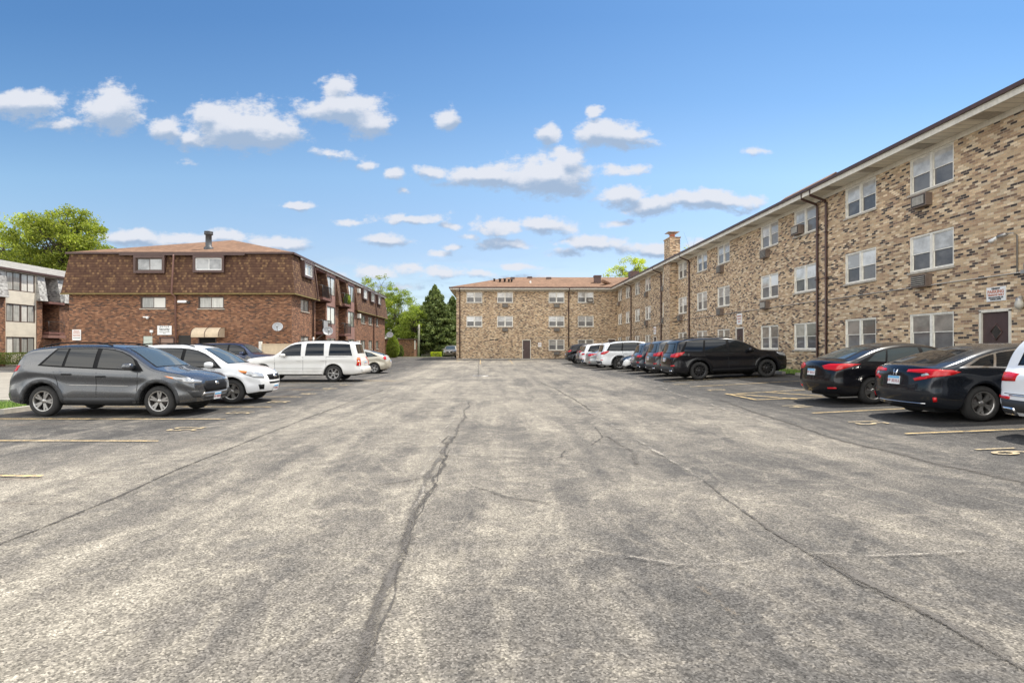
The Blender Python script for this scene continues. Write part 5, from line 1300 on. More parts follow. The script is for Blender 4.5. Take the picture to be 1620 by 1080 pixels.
def make_car(name, label, cat, key, color, pos, heading, plates=('rear',), wheels=('five', 'alloy'), group=None, **kw):
    sp = dict(SPEC[key]); sp.update(kw); c = Car(sp); L, W = c.L, c.W
    root = empty(name, (0, 0, 0), label, cat, group)
    me = c.build(); tmp = bpy.data.objects.new('tmpbody', me); COL.objects.link(tmp)
    md = tmp.modifiers.new('s', 'SUBSURF'); md.levels = 1; md.render_levels = 1
    bpy.context.view_layer.update()
    me2 = bpy.data.meshes.new_from_object(tmp.evaluated_get(bpy.context.evaluated_depsgraph_get())); bpy.data.objects.remove(tmp)
    me2.materials.clear(); me2.materials.append(color); me2.materials.append(M['dark'])
    body = bpy.data.objects.new('body', me2); COL.objects.link(body); body.parent = root
    bvh = BVHTree.FromPolygons([v.co for v in me2.vertices], [p.vertices for p in me2.polygons])
    sec = sp['glass']
    # side glass: black surround then panes
    for s in (1, -1):
        v = (0, s, 0)
        a, b_, ct, d = sp['dlo']     # front-bottom u, rear-bottom u, front-top u, rear-top u
        fr = patch(bvh, dlo(c, a-.03, b_+.03, ct-.03, d+.02, s, .005, .06), v, .08, .007)
        fo = bm_obj('window_surround', [fr], M[sp.get('dlotrim', 'trim_blk')], root)
        for (g0, g1, t0, t1) in sec:
            w_ = patch(bvh, dlo(c, g0, g1, t0, t1, s), v, .08, .012); bm_obj('side_window', [w_], M[sp.get('sglass', 'glass_car')], root)
    # windscreen / rear window, projected along x
    def wx(u0, u1, y0, y1, fr, nm, mt):
        za, zb2 = c.top(u0)-.03, c.top(u1)-.045; vdir = (1, 0, .35) if fr else (-1, 0, .35)
        X0_, X1_ = c.L/2-u0, c.L/2-u1
        fr_ = patch(bvh, [(X0_, -y0-.04, za-.02), (X0_, y0+.04, za-.02), (X1_, y1+.04, zb2+.03), (X1_, -y1-.04, zb2+.03)], vdir, .14, .003)
        p = patch(bvh, [(X0_, -y0, za), (X0_, y0, za), (X1_, y1, zb2), (X1_, -y1, zb2)], vdir, .14, .008)
        o = bm_obj(nm, [p], M[mt], root); bm_obj('glass_seal', [fr_], M['trim_blk'], o); return o
    ws = sp['ws']; wx(ws[0], ws[1], ws[2], ws[3], True, 'windscreen', sp.get('wglass', 'glass_clear'))
    rw = sp['rw']; wx(rw[0], rw[1], rw[2], rw[3], False, 'rear_window', sp.get('rglass', 'glass_car'))
    # lamps
    for s in (1, -1):
        for nm, key_, mt in (('headlight', 'head', 'clear_lens'), ('taillight', 'tail', 'red_lamp')):
            if key_ not in sp: continue
            hd = bm_obj(nm, [patch(bvh, [(L/2-u, s*y, z) for u, y, z in q], (vx, s*vy, 0), .07, .010, .02) for (vx, vy, q) in sp[key_]], M[sp.get(key_+'_mat', mt)], root)
            if key_+'2' in sp:
                bm_obj('lens_section', [patch(bvh, [(L/2-u, s*y, z) for u, y, z in q], (vx, s*vy, 0), .07, .014, .02) for (vx, vy, q) in sp[key_+'2']], M[sp.get(key_+'2_mat', 'amber')], hd)
    for (nm, mt, view, q, off) in sp.get('extras', []):
        sd_ = (1, -1) if nm.startswith('*') else (1,); nm = nm.lstrip('*')
        for s in sd_:
            bm_obj(nm, [patch(bvh, [(L/2-u, s*y, z) for u, y, z in q], (view[0], s*view[1], view[2] if len(view) > 2 else 0), .1, off, max(.0, off))], M[mt], root)
    # seams
    for s in (1, -1):
        bms = []
        for (u0, z0, u1, z1) in sp['seams']:
            z0 = max(z0, c.bottom(u0)+.01); n = math.hypot(u1-u0, z1-z0); du, dz = (z1-z0)/n*.006, -(u1-u0)/n*.006
            q = [(u0-du, z0-dz), (u0+du, z0+dz), (u1+du, z1+dz), (u1-du, z1-dz)]
            bms.append(patch(bvh, [c.S(u, z, s) for u, z in q], (0, s, 0), .12, .002))
        bm_obj('door_seam', bms, M['dark'], root)
        for (u, z) in sp.get('handles', []):
            cc_ = c.S(u, z, s); m_ = MB()
            m_.box(cc_.x-.10, cc_.x+.10, cc_.y+s*.02-.009, cc_.y+s*.02+.009, z-.014, z+.018); m_.box(cc_.x-.10, cc_.x-.075, min(cc_.y-s*.01, cc_.y+s*.02), max(cc_.y-s*.01, cc_.y+s*.02), z-.012, z+.014); m_.box(cc_.x+.075, cc_.x+.10, min(cc_.y-s*.01, cc_.y+s*.02), max(cc_.y-s*.01, cc_.y+s*.02), z-.012, z+.014)
            h_ = m_.build('door_handle', M[sp.get('handle_mat', 'self')] if sp.get('handle_mat') else color, root, world=False)
        # mirror
        mu, mz = sp['mirror']; b_ = c.S(mu, mz-.06, s); m_ = MB(); r = []
        me_ = bpy.data.meshes.new('side_mirror'); bm = bmesh.new(); bmesh.ops.create_icosphere(bm, subdivisions=2, radius=1)
        for v_ in bm.verts:
            x, y, z = v_.co; x = math.copysign(abs(x)**.8, x); y = math.copysign(abs(y)**.6, y); z = math.copysign(abs(z)**.6, z)
            v_.co = (b_.x+.02+x*.11+abs(y)*-.02, b_.y+s*.14+y*.12, mz+.01+z*.085)
        for f_ in bm.faces: f_.smooth = True
        mo = bm_obj('side_mirror', [bm], sp.get('mir_m') or color, root)
        m_ = MB(); m_.tube([(b_.x, b_.y-s*.03, mz-.08), (b_.x, b_.y+s*.09, mz-.03)], .022, 6); m_.build('mirror_arm', M['trim_blk'], mo, world=False)
        # arch cladding
        if sp.get('clad'):
            for a in c.ax:
                R0, R1 = c.ar+.008, c.ar+sp['clad']; q = []
                a0_ = math.asin(max(-.9, (c.zb+.03-c.wr)/c.ar))
                for k in range(0, 17): an = a0_+(math.pi-2*a0_)*k/16; q.append((a+R1*math.cos(an), c.wr+R1*math.sin(an)))
                for k in range(16, -1, -1): an = a0_+(math.pi-2*a0_)*k/16; q.append((a+R0*math.cos(an), c.wr+R0*math.sin(an)))
                q = [(min(max(u, .02), L-.02), z) for u, z in q]
                bm_obj('wheel_arch', [patch(bvh, [c.S(u, z, s) for u, z in q], (0, s, 0), .09, .012, .02)], M[sp.get('clad_mat', 'cladding')], root)
            u0, u1 = c.ax[0]+c.ar+.03, c.ax[1]-c.ar-.03
            bm_obj('sill_cladding', [patch(bvh, [c.S(u0, c.zb+.01, s), c.S(u1, c.zb+.01, s), c.S(u1-.06, c.zb+.16, s), c.S(u0+.06, c.zb+.16, s)], (0, s, 0), .15, .012, .02)], M[sp.get('clad_mat', 'cladding')], root)
        if sp.get('rails'):
            r0, r1 = sp['rails']; yr = None; pts = []
            for k in range(9):
                u = r0+(r1-r0)*k/8; y = s*(c.half(u, c.ztop(u)-.03)-.06); z = c.top(u)-c.crown*.6+.055*min(1, 5*min(k, 8-k)/8)
                pts.append((L/2-u, y, z))
            m_ = MB(); m_.tube(pts, .017, 6); m_.build('roof_rail', M[sp.get('rail_mat', 'trim_blk')], root, world=False)
    # wheels
    for i, a in enumerate(c.ax):
        for s in (1, -1): wheel(c.wr, .225, wheels[0], wheels[1], root, (L/2-a, s*(W/2-.135), c.wr), s, kw.get('steer', 0) if i == 0 else 0)
    ub = MB(); ub.box(-L/2+.35, L/2-.35, -W/2+.32, W/2-.32, c.zb-.05, c.zb+.25); ub.box(-L/2+.2, L/2-.2, -W/2+.42, W/2-.42, c.zb+.1, c.zb+.4)
    for a in c.ax: ub.tube([(L/2-a, -W/2+.2, c.wr), (L/2-a, W/2-.2, c.wr)], .045, 6)
    ub.build('underbody', M['dark'], root, world=False)
    # plates
    for pl in plates:
        fz, z = (1, sp['plate'][0]) if pl == 'front' else (-1, sp['plate'][1])
        hit, nrm, _, _ = bvh.ray_cast(Vector((fz*6, 0, z)), Vector((-fz, 0, 0)), 12)
        nrm = nrm if nrm.x*fz > 0 else -nrm; nrm.y = 0; nrm.normalize(); po = hit+nrm*.02
        q = nrm.to_track_quat('Z', 'Y').to_matrix().to_4x4(); Mx = Matrix.Translation(po) @ q
        up = (Mx.to_3x3() @ Vector((0, 1, 0))).z
        if up < 0: Mx = Mx @ Matrix.Rotation(math.pi, 4, 'Z')
        m_ = MB(lambda a, b, d: tuple(Mx @ Vector((a, b, d)))); m_.box(-.155, .155, -.08, .08, -.015, 0); po_ = m_.build('license_plate', M['plate_w'], root, world=False)
        m_ = MB(lambda a, b, d: tuple(Mx @ Vector((a, b, d)))); m_.box(-.15, .15, .035, .075, 0, .003); m_.build('plate_band', M['plate_b'], po_, world=False)
        cu = bpy.data.curves.new('lettering', 'FONT'); cu.body = sp.get('plate_txt', 'FP 30353'); cu.size = .085; cu.align_x = 'CENTER'; cu.align_y = 'CENTER'; cu.extrude = .001; cu.materials.append(M['plate_ink'])
        to = bpy.data.objects.new('lettering', cu); COL.objects.link(to); to.parent = po_; to.matrix_local = Mx @ Matrix.Translation((0, -.018, .003))
    c.root = root; c.bvh = bvh; c.body = body
    # placement: pos = world xy of the centre; heading about z, pitched to the slope
    hx, hy = math.cos(heading), math.sin(heading); hb = sp['wb']/2; mid = L/2-(c.ax[0]+c.ax[1])/2
    zf = gz(pos[0]+hx*hb, pos[1]+hy*hb); zr_ = gz(pos[0]-hx*hb, pos[1]-hy*hb); yl = gz(pos[0]-hy*.7, pos[1]+hx*.7); yr = gz(pos[0]+hy*.7, pos[1]-hx*.7)
    pitch = -math.atan2(zf-zr_, 2*hb); roll = math.atan2(yl-yr, 1.4)
    root.matrix_world = Matrix.Translation((pos[0], pos[1], (zf+zr_)/2+.008)) @ Matrix.Rotation(heading, 4, 'Z') @ Matrix.Rotation(pitch, 4, 'Y') @ Matrix.Rotation(roll, 4, 'X')
    return c
# specifications; u runs from the nose (0) to the tail (L)
def seams4(fu, bu, ru, z1=.95, zb=.30, lean=.0):
    return [(fu, zb, fu-.02, z1), (bu, zb, bu+lean, z1), (ru-.12, .60, ru+.03, z1+.02)]
SPEC = {}
SPEC['crossover'] = dict(L=4.60, W=1.86, wb=2.69, fo=.93, wr=.355, zb=.28, gap=.075, tum=15, crown=.04, rr=.065, flare=.028, fk=.12, fa=.5, bulge=.10,
  front=[(.2, .14), (.35, .03), (.55, 0), (.75, .02), (.9, .10), (1.0, .18)], rear=[(.2, .16), (.4, .03), (.6, 0), (.8, .03), (1.0, .10), (1.2, .2)],
  top=[(0, .88), (.10, .94), (.45, 1.03), (.85, 1.10), (1.06, 1.15), (1.35, 1.32), (1.72, 1.55), (2.02, 1.65), (2.5, 1.69), (3.1, 1.69), (3.6, 1.655), (3.92, 1.61), (4.04, 1.56), (4.22, 1.38), (4.38, 1.20), (4.50, 1.10), (4.60, 1.04)],
  belt=[(0, .82), (.4, .92), (1.0, 1.03), (2.0, 1.08), (3.4, 1.15), (4.0, 1.19), (4.6, 1.03)],
  dlo=(1.30, 3.70, 1.50, 3.36), glass=[(1.40, 2.34, 1.56, 2.32), (2.45, 3.10, 2.43, 3.06), (3.17, 3.63, 3.11, 3.34)],
  ws=(1.12, 1.90, .66, .52), rw=(4.36, 4.08, .56, .50),
  head=[(.8, .6, [(.12, .60, .76), (.10, .57, .81), (.35, .80, .88), (.76, .93, .94), (.56, .92, .86), (.30, .86, .77)])],
  head2=[(.5, .85, [(.56, .92, .87), (.58, .92, .905), (.78, .93, .945), (.68, .93, .90)])],
  tail=[(-.7, .7, [(4.40, .80, 1.02), (4.52, .60, 1.00), (4.50, .58, 1.10), (4.30, .86, 1.17), (4.16, .92, 1.19), (4.22, .92, 1.06)])],
  extras=[('grille', 'trim_blk', (1, 0), [(.05, -.50, .54), (.05, .50, .54), (.1, .56, .68), (.1, .46, .80), (.1, -.46, .80), (.1, -.56, .68)], .008), ('badge', 'chrome', (1, 0), [(.05, -.08, .70), (.05, .08, .70), (.05, .06, .77), (.05, -.06, .77)], .014), ('bumper_trim', 'alloy', (1, 0), [(.05, -.62, .47), (.05, .62, .47), (.05, .56, .53), (.05, -.56, .53)], .010),
          ('lower_intake', 'cladding', (1, 0), [(.05, -.60, .30), (.05, .60, .30), (.05, .50, .46), (.05, -.50, .46)], .012),
          ('*fog_surround', 'cladding', (.8, .6), [(.1, .62, .42), (.2, .80, .44), (.32, .88, .62), (.1, .62, .56)], .010),
          ('*door_moulding', 'alloy', (0, 1), [(1.62, .9, .705), (3.05, .9, .73), (3.05, .9, .742), (1.62, .9, .717)], .010),
          ('rear_bumper_cladding', 'cladding', (-1, 0), [(4.55, -.80, .30), (4.55, .80, .30), (4.55, .80, .52), (4.55, -.80, .52)], .012)],
  seams=seams4(1.42, 2.36, 3.32, 1.02), handles=[(2.25, .93), (3.05, .98)], handle_mat='trim_blk', mirror=(1.55, 1.15), clad=.085, plate=(.42, .80), rails=(2.15, 3.75))
SPEC['crossover_old'] = dict(SPEC['crossover'], L=4.60, W=1.82, wb=2.66, fo=.92, wr=.345, clad=0, fk=.24, fa=.9, bulge=.16,
  top=[(0, .86), (.12, .93), (.45, 1.02), (.85, 1.10), (1.05, 1.14), (1.35, 1.30), (1.80, 1.56), (2.10, 1.65), (2.6, 1.69), (3.2, 1.69), (3.8, 1.65), (4.2, 1.57), (4.32, 1.48), (4.42, 1.28), (4.52, 1.08), (4.57, .98), (4.60, .92)],
  mirror=(1.5, 1.10), belt=[(0, .82), (.4, .90), (1.0, .99), (2.0, 1.03), (3.4, 1.08), (4.1, 1.12), (4.6, .95)], rw=(4.48, 4.30, .56, .50),
  head=[(.75, .65, [(.12, .56, .72), (.12, .58, .84), (.35, .78, .93), (.68, .90, .95), (.55, .90, .84), (.3, .82, .74)])],
  head2=[(.5, .85, [(.50, .88, .86), (.48, .86, .93), (.72, .91, .96), (.62, .91, .88)])],
  tail=[(-.6, .8, [(4.42, .84, .80), (4.55, .70, .80), (4.50, .70, 1.12), (4.30, .86, 1.14)])],
  extras=[('grille', 'trim_blk', (1, 0), [(.05, -.36, .66), (.05, .36, .66), (.1, .44, .82), (.1, -.44, .82)], .008),
          ('lower_intake', 'trim_blk', (1, 0), [(.05, -.34, .55), (.05, .34, .55), (.05, .38, .60), (.05, -.38, .60)], .008),
          ('*fog_lamp', 'trim_blk', (.85, .5), [(.1, .58, .40), (.15, .72, .40), (.2, .74, .54), (.1, .58, .54)], .010),
          ('badge', 'chrome', (1, 0), [(.05, -.09, .72), (.05, .09, .72), (.05, .09, .79), (.05, -.09, .79)], .016)],
  handle_mat=None, seams=seams4(1.42, 2.36, 3.30, 1.0), dlo=(1.22, 4.20, 1.48, 3.95), glass=[(1.32, 2.30, 1.44, 2.28), (2.40, 3.36, 2.38, 3.26), (3.43, 4.08, 3.34, 3.90)])
SPEC['long_suv'] = dict(L=5.57, W=2.0, wb=3.30, fo=.94, wr=.385, zb=.33, gap=.07, tum=13, crown=.045, rr=.09, flare=.016, fk=.12, fa=.6, rk=.06, ra=.4, bulge=.05, rbulge=.04,
  front=[(.2, .12), (.4, .02), (.6, 0), (.8, 0), (.95, .03), (1.1, .08)], rear=[(.2, .12), (.45, -.02), (.62, -.02), (.66, .06), (.9, .07), (1.2, .10), (1.6, .2)],
  top=[(0, 1.02), (.10, 1.08), (.5, 1.14), (1.0, 1.19), (1.38, 1.23), (1.55, 1.33), (2.00, 1.68), (2.25, 1.83), (2.6, 1.895), (3.4, 1.92), (4.6, 1.90), (5.12, 1.86), (5.24, 1.78), (5.36, 1.45), (5.44, 1.20), (5.50, 1.08), (5.57, 1.0)],
  belt=[(0, .96), (.5, 1.04), (1.4, 1.14), (3, 1.17), (5.0, 1.18), (5.57, 1.05)],
  dlo=(1.62, 5.20, 1.85, 5.02), dlotrim='self', glass=[(1.72, 2.72, 1.86, 2.70), (2.92, 3.80, 2.94, 3.76), (4.02, 5.14, 4.04, 4.96)],
  ws=(1.46, 2.12, .72, .60), rw=(5.38, 5.24, .66, .62), rglass='glass_car',
  head=[(.8, .6, [(.06, .52, .80), (.06, .54, .98), (.20, .84, 1.02), (.34, .92, 1.0), (.30, .92, .82)])],
  tail=[(-.4, .92, [(5.30, .95, .74), (5.52, .86, .74), (5.52, .86, 1.14), (5.34, .95, 1.14)])],
  tail2=[(-.4, .92, [(5.31, .95, 1.01), (5.51, .86, 1.01), (5.51, .86, 1.12), (5.35, .95, 1.12)]), (-.4, .92, [(5.31, .95, .90), (5.51, .86, .90), (5.51, .86, .95), (5.35, .95, .95)])],
  extras=[('grille', 'trim_blk', (1, 0), [(.05, -.5, .68), (.05, .5, .68), (.05, .5, .96), (.05, -.5, .96)], .008),
          ('*side_step', 'self', (0, 1), [(1.45, .97, .36), (3.75, .97, .36), (3.75, .97, .42), (1.45, .97, .42)], .06),
          ('rear_bumper', 'self', (-1, 0), [(5.55, -.90, .42), (5.55, .90, .42), (5.55, .90, .66), (5.55, -.90, .66)], .05)],
  seams=[(1.52, .42, 1.50, 1.12), (2.83, .42, 2.83, 1.8), (3.90, .75, 3.92, 1.8), (1.5, .62, 3.85, .62), (3.92, 1.16, 5.1, 1.17)], handles=[(2.62, 1.0), (3.72, 1.0)], mirror=(1.95, 1.22), plate=(.55, .85), rails=(2.5, 4.9))
SPEC['midsuv'] = dict(SPEC['crossover'], L=5.05, W=1.98, wb=2.87, fo=.98, wr=.385, zb=.28, gap=.06, tum=16,
  front=[(.2, .12), (.4, .02), (.6, 0), (.8, .01), (.95, .05), (1.1, .12)], rear=[(.2, .16), (.4, .03), (.6, 0), (.85, .02), (1.1, .07), (1.3, .12)],
  top=[(0, 1.0), (.10, 1.06), (.5, 1.13), (1.0, 1.18), (1.25, 1.22), (1.5, 1.36), (1.95, 1.62), (2.25, 1.72), (2.8, 1.78), (3.6, 1.78), (4.3, 1.735), (4.62, 1.69), (4.72, 1.62), (4.84, 1.40), (4.94, 1.18), (5.0, 1.08), (5.05, 1.02)],
  belt=[(0, .94), (.5, 1.02), (1.2, 1.08), (2.5, 1.12), (4.0, 1.16), (4.7, 1.20), (5.05, 1.05)],
  dlo=(1.40, 4.62, 1.72, 4.32), glass=[(1.52, 2.55, 1.70, 2.53), (2.66, 3.62, 2.64, 3.50), (3.70, 4.50, 3.58, 4.28)],
  ws=(1.30, 2.10, .72, .58), rw=(4.92, 4.74, .62, .56),
  head=[(.8, .6, [(.06, .60, .84), (.06, .60, .95), (.30, .86, 1.02), (.62, .95, 1.04), (.5, .95, .93), (.25, .88, .86)])], 
  tail=[(-.75, .66, [(4.95, .60, .98), (4.97, .58, 1.10), (4.70, .90, 1.17), (4.45, .97, 1.20), (4.52, .97, 1.10), (4.75, .93, .98)])],
  extras=[('grille', 'trim_blk', (1, 0), [(.05, -.55, .66), (.05, .55, .66), (.05, .6, .94), (.05, -.6, .94)], .008),
          ('rear_bumper_cladding', 'cladding', (-1, 0), [(5.0, -.86, .32), (5.0, .86, .32), (5.0, .86, .56), (5.0, -.86, .56)], .012),
          ('*reflector', 'red_lamp', (-.85, .5), [(4.95, .70, .60), (4.85, .88, .61), (4.85, .88, .66), (4.95, .70, .65)], .014),
          ('*exhaust', 'chrome', (-1, 0), [(5.0, .52, .36), (5.0, .76, .36), (5.0, .76, .44), (5.0, .52, .44)], .02)],
  head2=None, seams=seams4(1.60, 2.62, 3.62, 1.12), handles=[(2.40, .98), (3.42, 1.02)], handle_mat=None, mirror=(1.75, 1.18), plate=(.50, .88), rails=(2.4, 4.4))
SPEC['midsuv'].pop('head2')
SPEC['sedan'] = dict(L=4.62, W=1.80, wb=2.70, fo=.92, wr=.325, zb=.22, gap=.045, tum=24, crown=.05, rr=.10, flare=.02, rk=.16, ra=.75, rbulge=.14, fk=.22, fa=.9,
  front=[(.18, .14), (.3, .03), (.5, 0), (.65, .03), (.8, .12), (.9, .2)], rear=[(.18, .16), (.35, .04), (.55, 0), (.75, .03), (.95, .06), (1.05, .08)],
  top=[(0, .74), (.12, .80), (.5, .89), (.95, .96), (1.15, 1.0), (1.5, 1.17), (1.95, 1.36), (2.3, 1.43), (2.7, 1.45), (3.1, 1.42), (3.5, 1.335), (3.9, 1.19), (4.15, 1.10), (4.40, 1.075), (4.54, 1.06), (4.59, 1.02), (4.62, .97)],
  belt=[(0, .68), (.5, .80), (1.1, .88), (2.0, .92), (3.2, .96), (3.9, 1.00), (4.3, 1.0), (4.62, .94)],
  dlo=(1.28, 3.92, 1.62, 3.50), glass=[(1.40, 2.34, 1.60, 2.32), (2.43, 3.28, 2.41, 3.16), (3.33, 3.75, 3.20, 3.48)],
  ws=(1.18, 2.0, .66, .50), rw=(4.08, 3.36, .55, .43),
  head=[(.75, .65, [(.10, .52, .62), (.12, .55, .70), (.4, .76, .80), (.78, .87, .84), (.6, .87, .74), (.3, .78, .64)])],
  tail=[(-.7, .7, [(4.50, .42, .86), (4.56, .38, .94), (4.50, .62, .99), (4.15, .84, .99), (3.92, .89, .97), (4.2, .87, .90), (4.40, .74, .82)])],
  extras=[('grille', 'trim_blk', (1, 0), [(.05, -.45, .52), (.05, .45, .52), (.05, .5, .66), (.05, -.5, .66)], .008),
          ('trunk_seam', 'dark', (-1, 0), [(4.6, -.44, .68), (4.6, .44, .68), (4.6, .44, .69), (4.6, -.44, .69)], .004),
          ('*trunk_side_seam', 'dark', (-1, 0), [(4.6, .44, .68), (4.6, .45, .68), (4.6, .55, .84), (4.6, .54, .84)], .004),
          ('*reflector', 'red_lamp', (-.85, .5), [(4.55, .56, .38), (4.42, .74, .39), (4.42, .74, .43), (4.55, .56, .42)], .012)],
  seams=seams4(1.42, 2.38, 3.26, .93, .26), handles=[(2.24, .84), (3.10, .88)], mirror=(1.52, .97), plate=(.45, .78))
SPEC['sport_sedan'] = dict(SPEC['sedan'], L=4.64, tum=25, top=[(0, .74), (.12, .80), (.5, .88), (.95, .95), (1.15, .98), (1.5, 1.15), (1.95, 1.33), (2.3, 1.40), (2.7, 1.415), (3.1, 1.39), (3.6, 1.29), (4.0, 1.17), (4.30, 1.085), (4.48, 1.06), (4.57, 1.05), (4.61, 1.0), (4.64, .95)],
  dlo=(1.28, 4.02, 1.62, 3.62), dlotrim='chrome', glass=[(1.40, 2.34, 1.60, 2.32), (2.43, 3.36, 2.41, 3.24), (3.42, 3.86, 3.30, 3.60)], rw=(4.22, 3.42, .56, .44),
  tail=[(-.75, .66, [(4.58, .30, .93), (4.55, .30, .97), (4.46, .62, .99), (4.15, .84, .97), (4.02, .88, .93), (4.15, .87, .88), (4.40, .74, .84), (4.55, .46, .76), (4.56, .44, .81), (4.40, .68, .90)])],
  tail_simple=1, wr=.33,
  extras=[('grille', 'trim_blk', (1, 0), [(.05, -.45, .52), (.05, .45, .52), (.05, .5, .66), (.05, -.5, .66)], .008),
          ('bumper_strip', 'chrome', (-1, 0), [(4.6, -.62, .335), (4.6, .62, .335), (4.6, .62, .352), (4.6, -.62, .352)], .014),
          ('*lamp_insert', 'clear_lens', (-.75, .66), [(4.52, .58, .88), (4.48, .66, .91), (4.42, .68, .88), (4.5, .58, .84)], .016),
          ('trunk_seam', 'dark', (-1, 0), [(4.6, -.42, .66), (4.6, .42, .66), (4.6, .42, .67), (4.6, -.42, .67)], .004),
          ('badge', 'chrome', (-1, 0), [(4.6, -.045, .86), (4.6, -.03, .86), (4.6, -.02, .905), (4.6, .02, .905), (4.6, .03, .86), (4.6, .045, .86), (4.6, .055, .96), (4.6, .04, .96), (4.6, .025, .92), (4.6, -.025, .92), (4.6, -.04, .96), (4.6, -.055, .96)], .012),
          ('*reflector', 'red_lamp', (-.85, .5), [(4.42, .735, .38), (4.38, .77, .39), (4.38, .77, .47), (4.42, .735, .47)], .012)], plate=(.45, .76))
SPEC['hatch'] = dict(SPEC['sedan'], L=4.46, W=1.745, wr=.32, wb=2.70, fo=.88,
  top=[(0, .74), (.12, .82), (.45, .93), (.8, 1.02), (1.3, 1.25), (1.8, 1.43), (2.2, 1.49), (2.6, 1.485), (3.1, 1.42), (3.6, 1.31), (4.0, 1.18), (4.16, 1.13), (4.28, 1.08), (4.38, .96), (4.42, .90), (4.46, .86)],
  belt=[(0, .70), (.5, .82), (1.1, .90), (2.0, .94), (3.2, 1.0), (3.9, 1.06), (4.46, .9)],
  dlo=(1.0, 3.78, 1.5, 3.35), glass=[(1.15, 2.20, 1.48, 2.18), (2.30, 3.15, 2.28, 3.02), (3.20, 3.62, 3.08, 3.33)], ws=(.92, 1.72, .62, .50), rw=(4.10, 3.30, .56, .48), sglass='glass_clear',
  tail=[(-.7, .7, [(4.34, .66, .84), (4.36, .62, 1.04), (4.20, .80, 1.05), (4.12, .83, .98), (4.22, .82, .84)])], mirror=(1.35, 1.0), plate=(.45, .72), handles=[(2.1, .86), (2.98, .90)], seams=seams4(1.3, 2.25, 3.12, .95, .26),
  extras=[('rear_bumper_cladding', 'trim_blk', (-1, 0), [(4.4, -.5, .26), (4.4, .5, .26), (4.4, .5, .34), (4.4, -.5, .34)], .01)])
SPEC['glsuv'] = dict(SPEC['midsuv'], L=4.65, W=1.85, wb=2.83, fo=.86, wr=.37,
  top=[(0, .98), (.10, 1.03), (.5, 1.09), (1.0, 1.14), (1.2, 1.18), (1.45, 1.32), (1.85, 1.56), (2.1, 1.65), (2.6, 1.69), (3.2, 1.69), (3.8, 1.65), (4.12, 1.60), (4.20, 1.55), (4.34, 1.36), (4.47, 1.13), (4.56, 1.05), (4.65, .98)],
  rear=[(.2, .20), (.4, .04), (.62, -.01), (.66, .02), (.9, .05), (1.1, .10)],
  belt=[(0, .92), (.5, .98), (1.2, 1.03), (2.5, 1.07), (3.6, 1.10), (4.3, 1.10), (4.65, 1.0)],
  dlo=(1.32, 4.14, 1.6, 3.90), glass=[(1.45, 2.36, 1.62, 2.34), (2.46, 3.34, 2.44, 3.24), (3.42, 4.02, 3.32, 3.88)], ws=(1.24, 1.98, .68, .55), rw=(4.44, 4.22, .60, .54),
  tail=[(-.8, .6, [(4.56, .50, .87), (4.56, .50, .98), (4.46, .74, 1.0), (4.36, .86, .99), (4.38, .86, .90), (4.46, .78, .86)])],
  extras=[('rear_bumper_cladding', 'cladding', (-1, 0), [(4.6, -.80, .30), (4.6, .80, .30), (4.6, .84, .58), (4.6, -.84, .58)], .014),
          ('*reflector', 'red_lamp', (-.9, .4), [(4.58, .56, .585), (4.48, .78, .59), (4.48, .78, .63), (4.58, .56, .625)], .018),
          ('*exhaust', 'chrome', (-1, 0), [(4.6, .50, .34), (4.6, .76, .34), (4.6, .80, .40), (4.6, .76, .46), (4.6, .50, .46)], .02),
          ('*exhaust_opening', 'dark', (-1, 0), [(4.6, .53, .365), (4.6, .73, .365), (4.6, .765, .40), (4.6, .73, .435), (4.6, .53, .435)], .026),
          ('tailgate_seam', 'dark', (-1, 0), [(4.6, -.70, .665), (4.6, .70, .665), (4.6, .70, .675), (4.6, -.70, .675)], .004),
          ('chrome_strip', 'chrome', (-1, 0), [(4.6, -.58, .64), (4.6, .58, .64), (4.6, .58, .655), (4.6, -.58, .655)], .012)],
  seams=seams4(1.52, 2.42, 3.36, 1.08), handles=[(2.24, .94), (3.18, .96)], mirror=(1.66, 1.14), plate=(.50, .82), rails=(2.2, 4.0), rail_mat='chrome')
SPEC['pickup'] = dict(SPEC['midsuv'], L=5.3, W=2.0, wb=3.2, fo=.98, wr=.40, zb=.36, tum=14, top=[(0, 1.08), (.10, 1.14), (.6, 1.20), (1.3, 1.26), (1.45, 1.30), (1.7, 1.48), (2.0, 1.72), (2.25, 1.83), (2.7, 1.87), (3.6, 1.86), (4.5, 1.84), (4.85, 1.80), (4.98, 1.72), (5.1, 1.45), (5.2, 1.2), (5.25, 1.12), (5.3, 1.05)],
  belt=[(0, 1.0), (1.4, 1.16), (3, 1.2), (5.0, 1.22), (5.3, 1.08)], dlo=(1.65, 4.9, 1.9, 4.7), glass=[(1.78, 2.75, 1.92, 2.73), (2.86, 3.7, 2.84, 3.6), (3.8, 4.75, 3.7, 4.6)], ws=(1.52, 2.08, .74, .62), rw=(5.12, 4.96, .62, .58), extras=SPEC['long_suv']['extras'][:1],
  tail=[(-.4, .92, [(5.05, .95, .80), (5.25, .86, .80), (5.22, .86, 1.14), (5.08, .95, 1.14)])], seams=seams4(1.7, 2.8, 3.8, 1.16), handles=[(2.6, 1.02), (3.6, 1.04)], mirror=(1.95, 1.25))
M['self'] = None
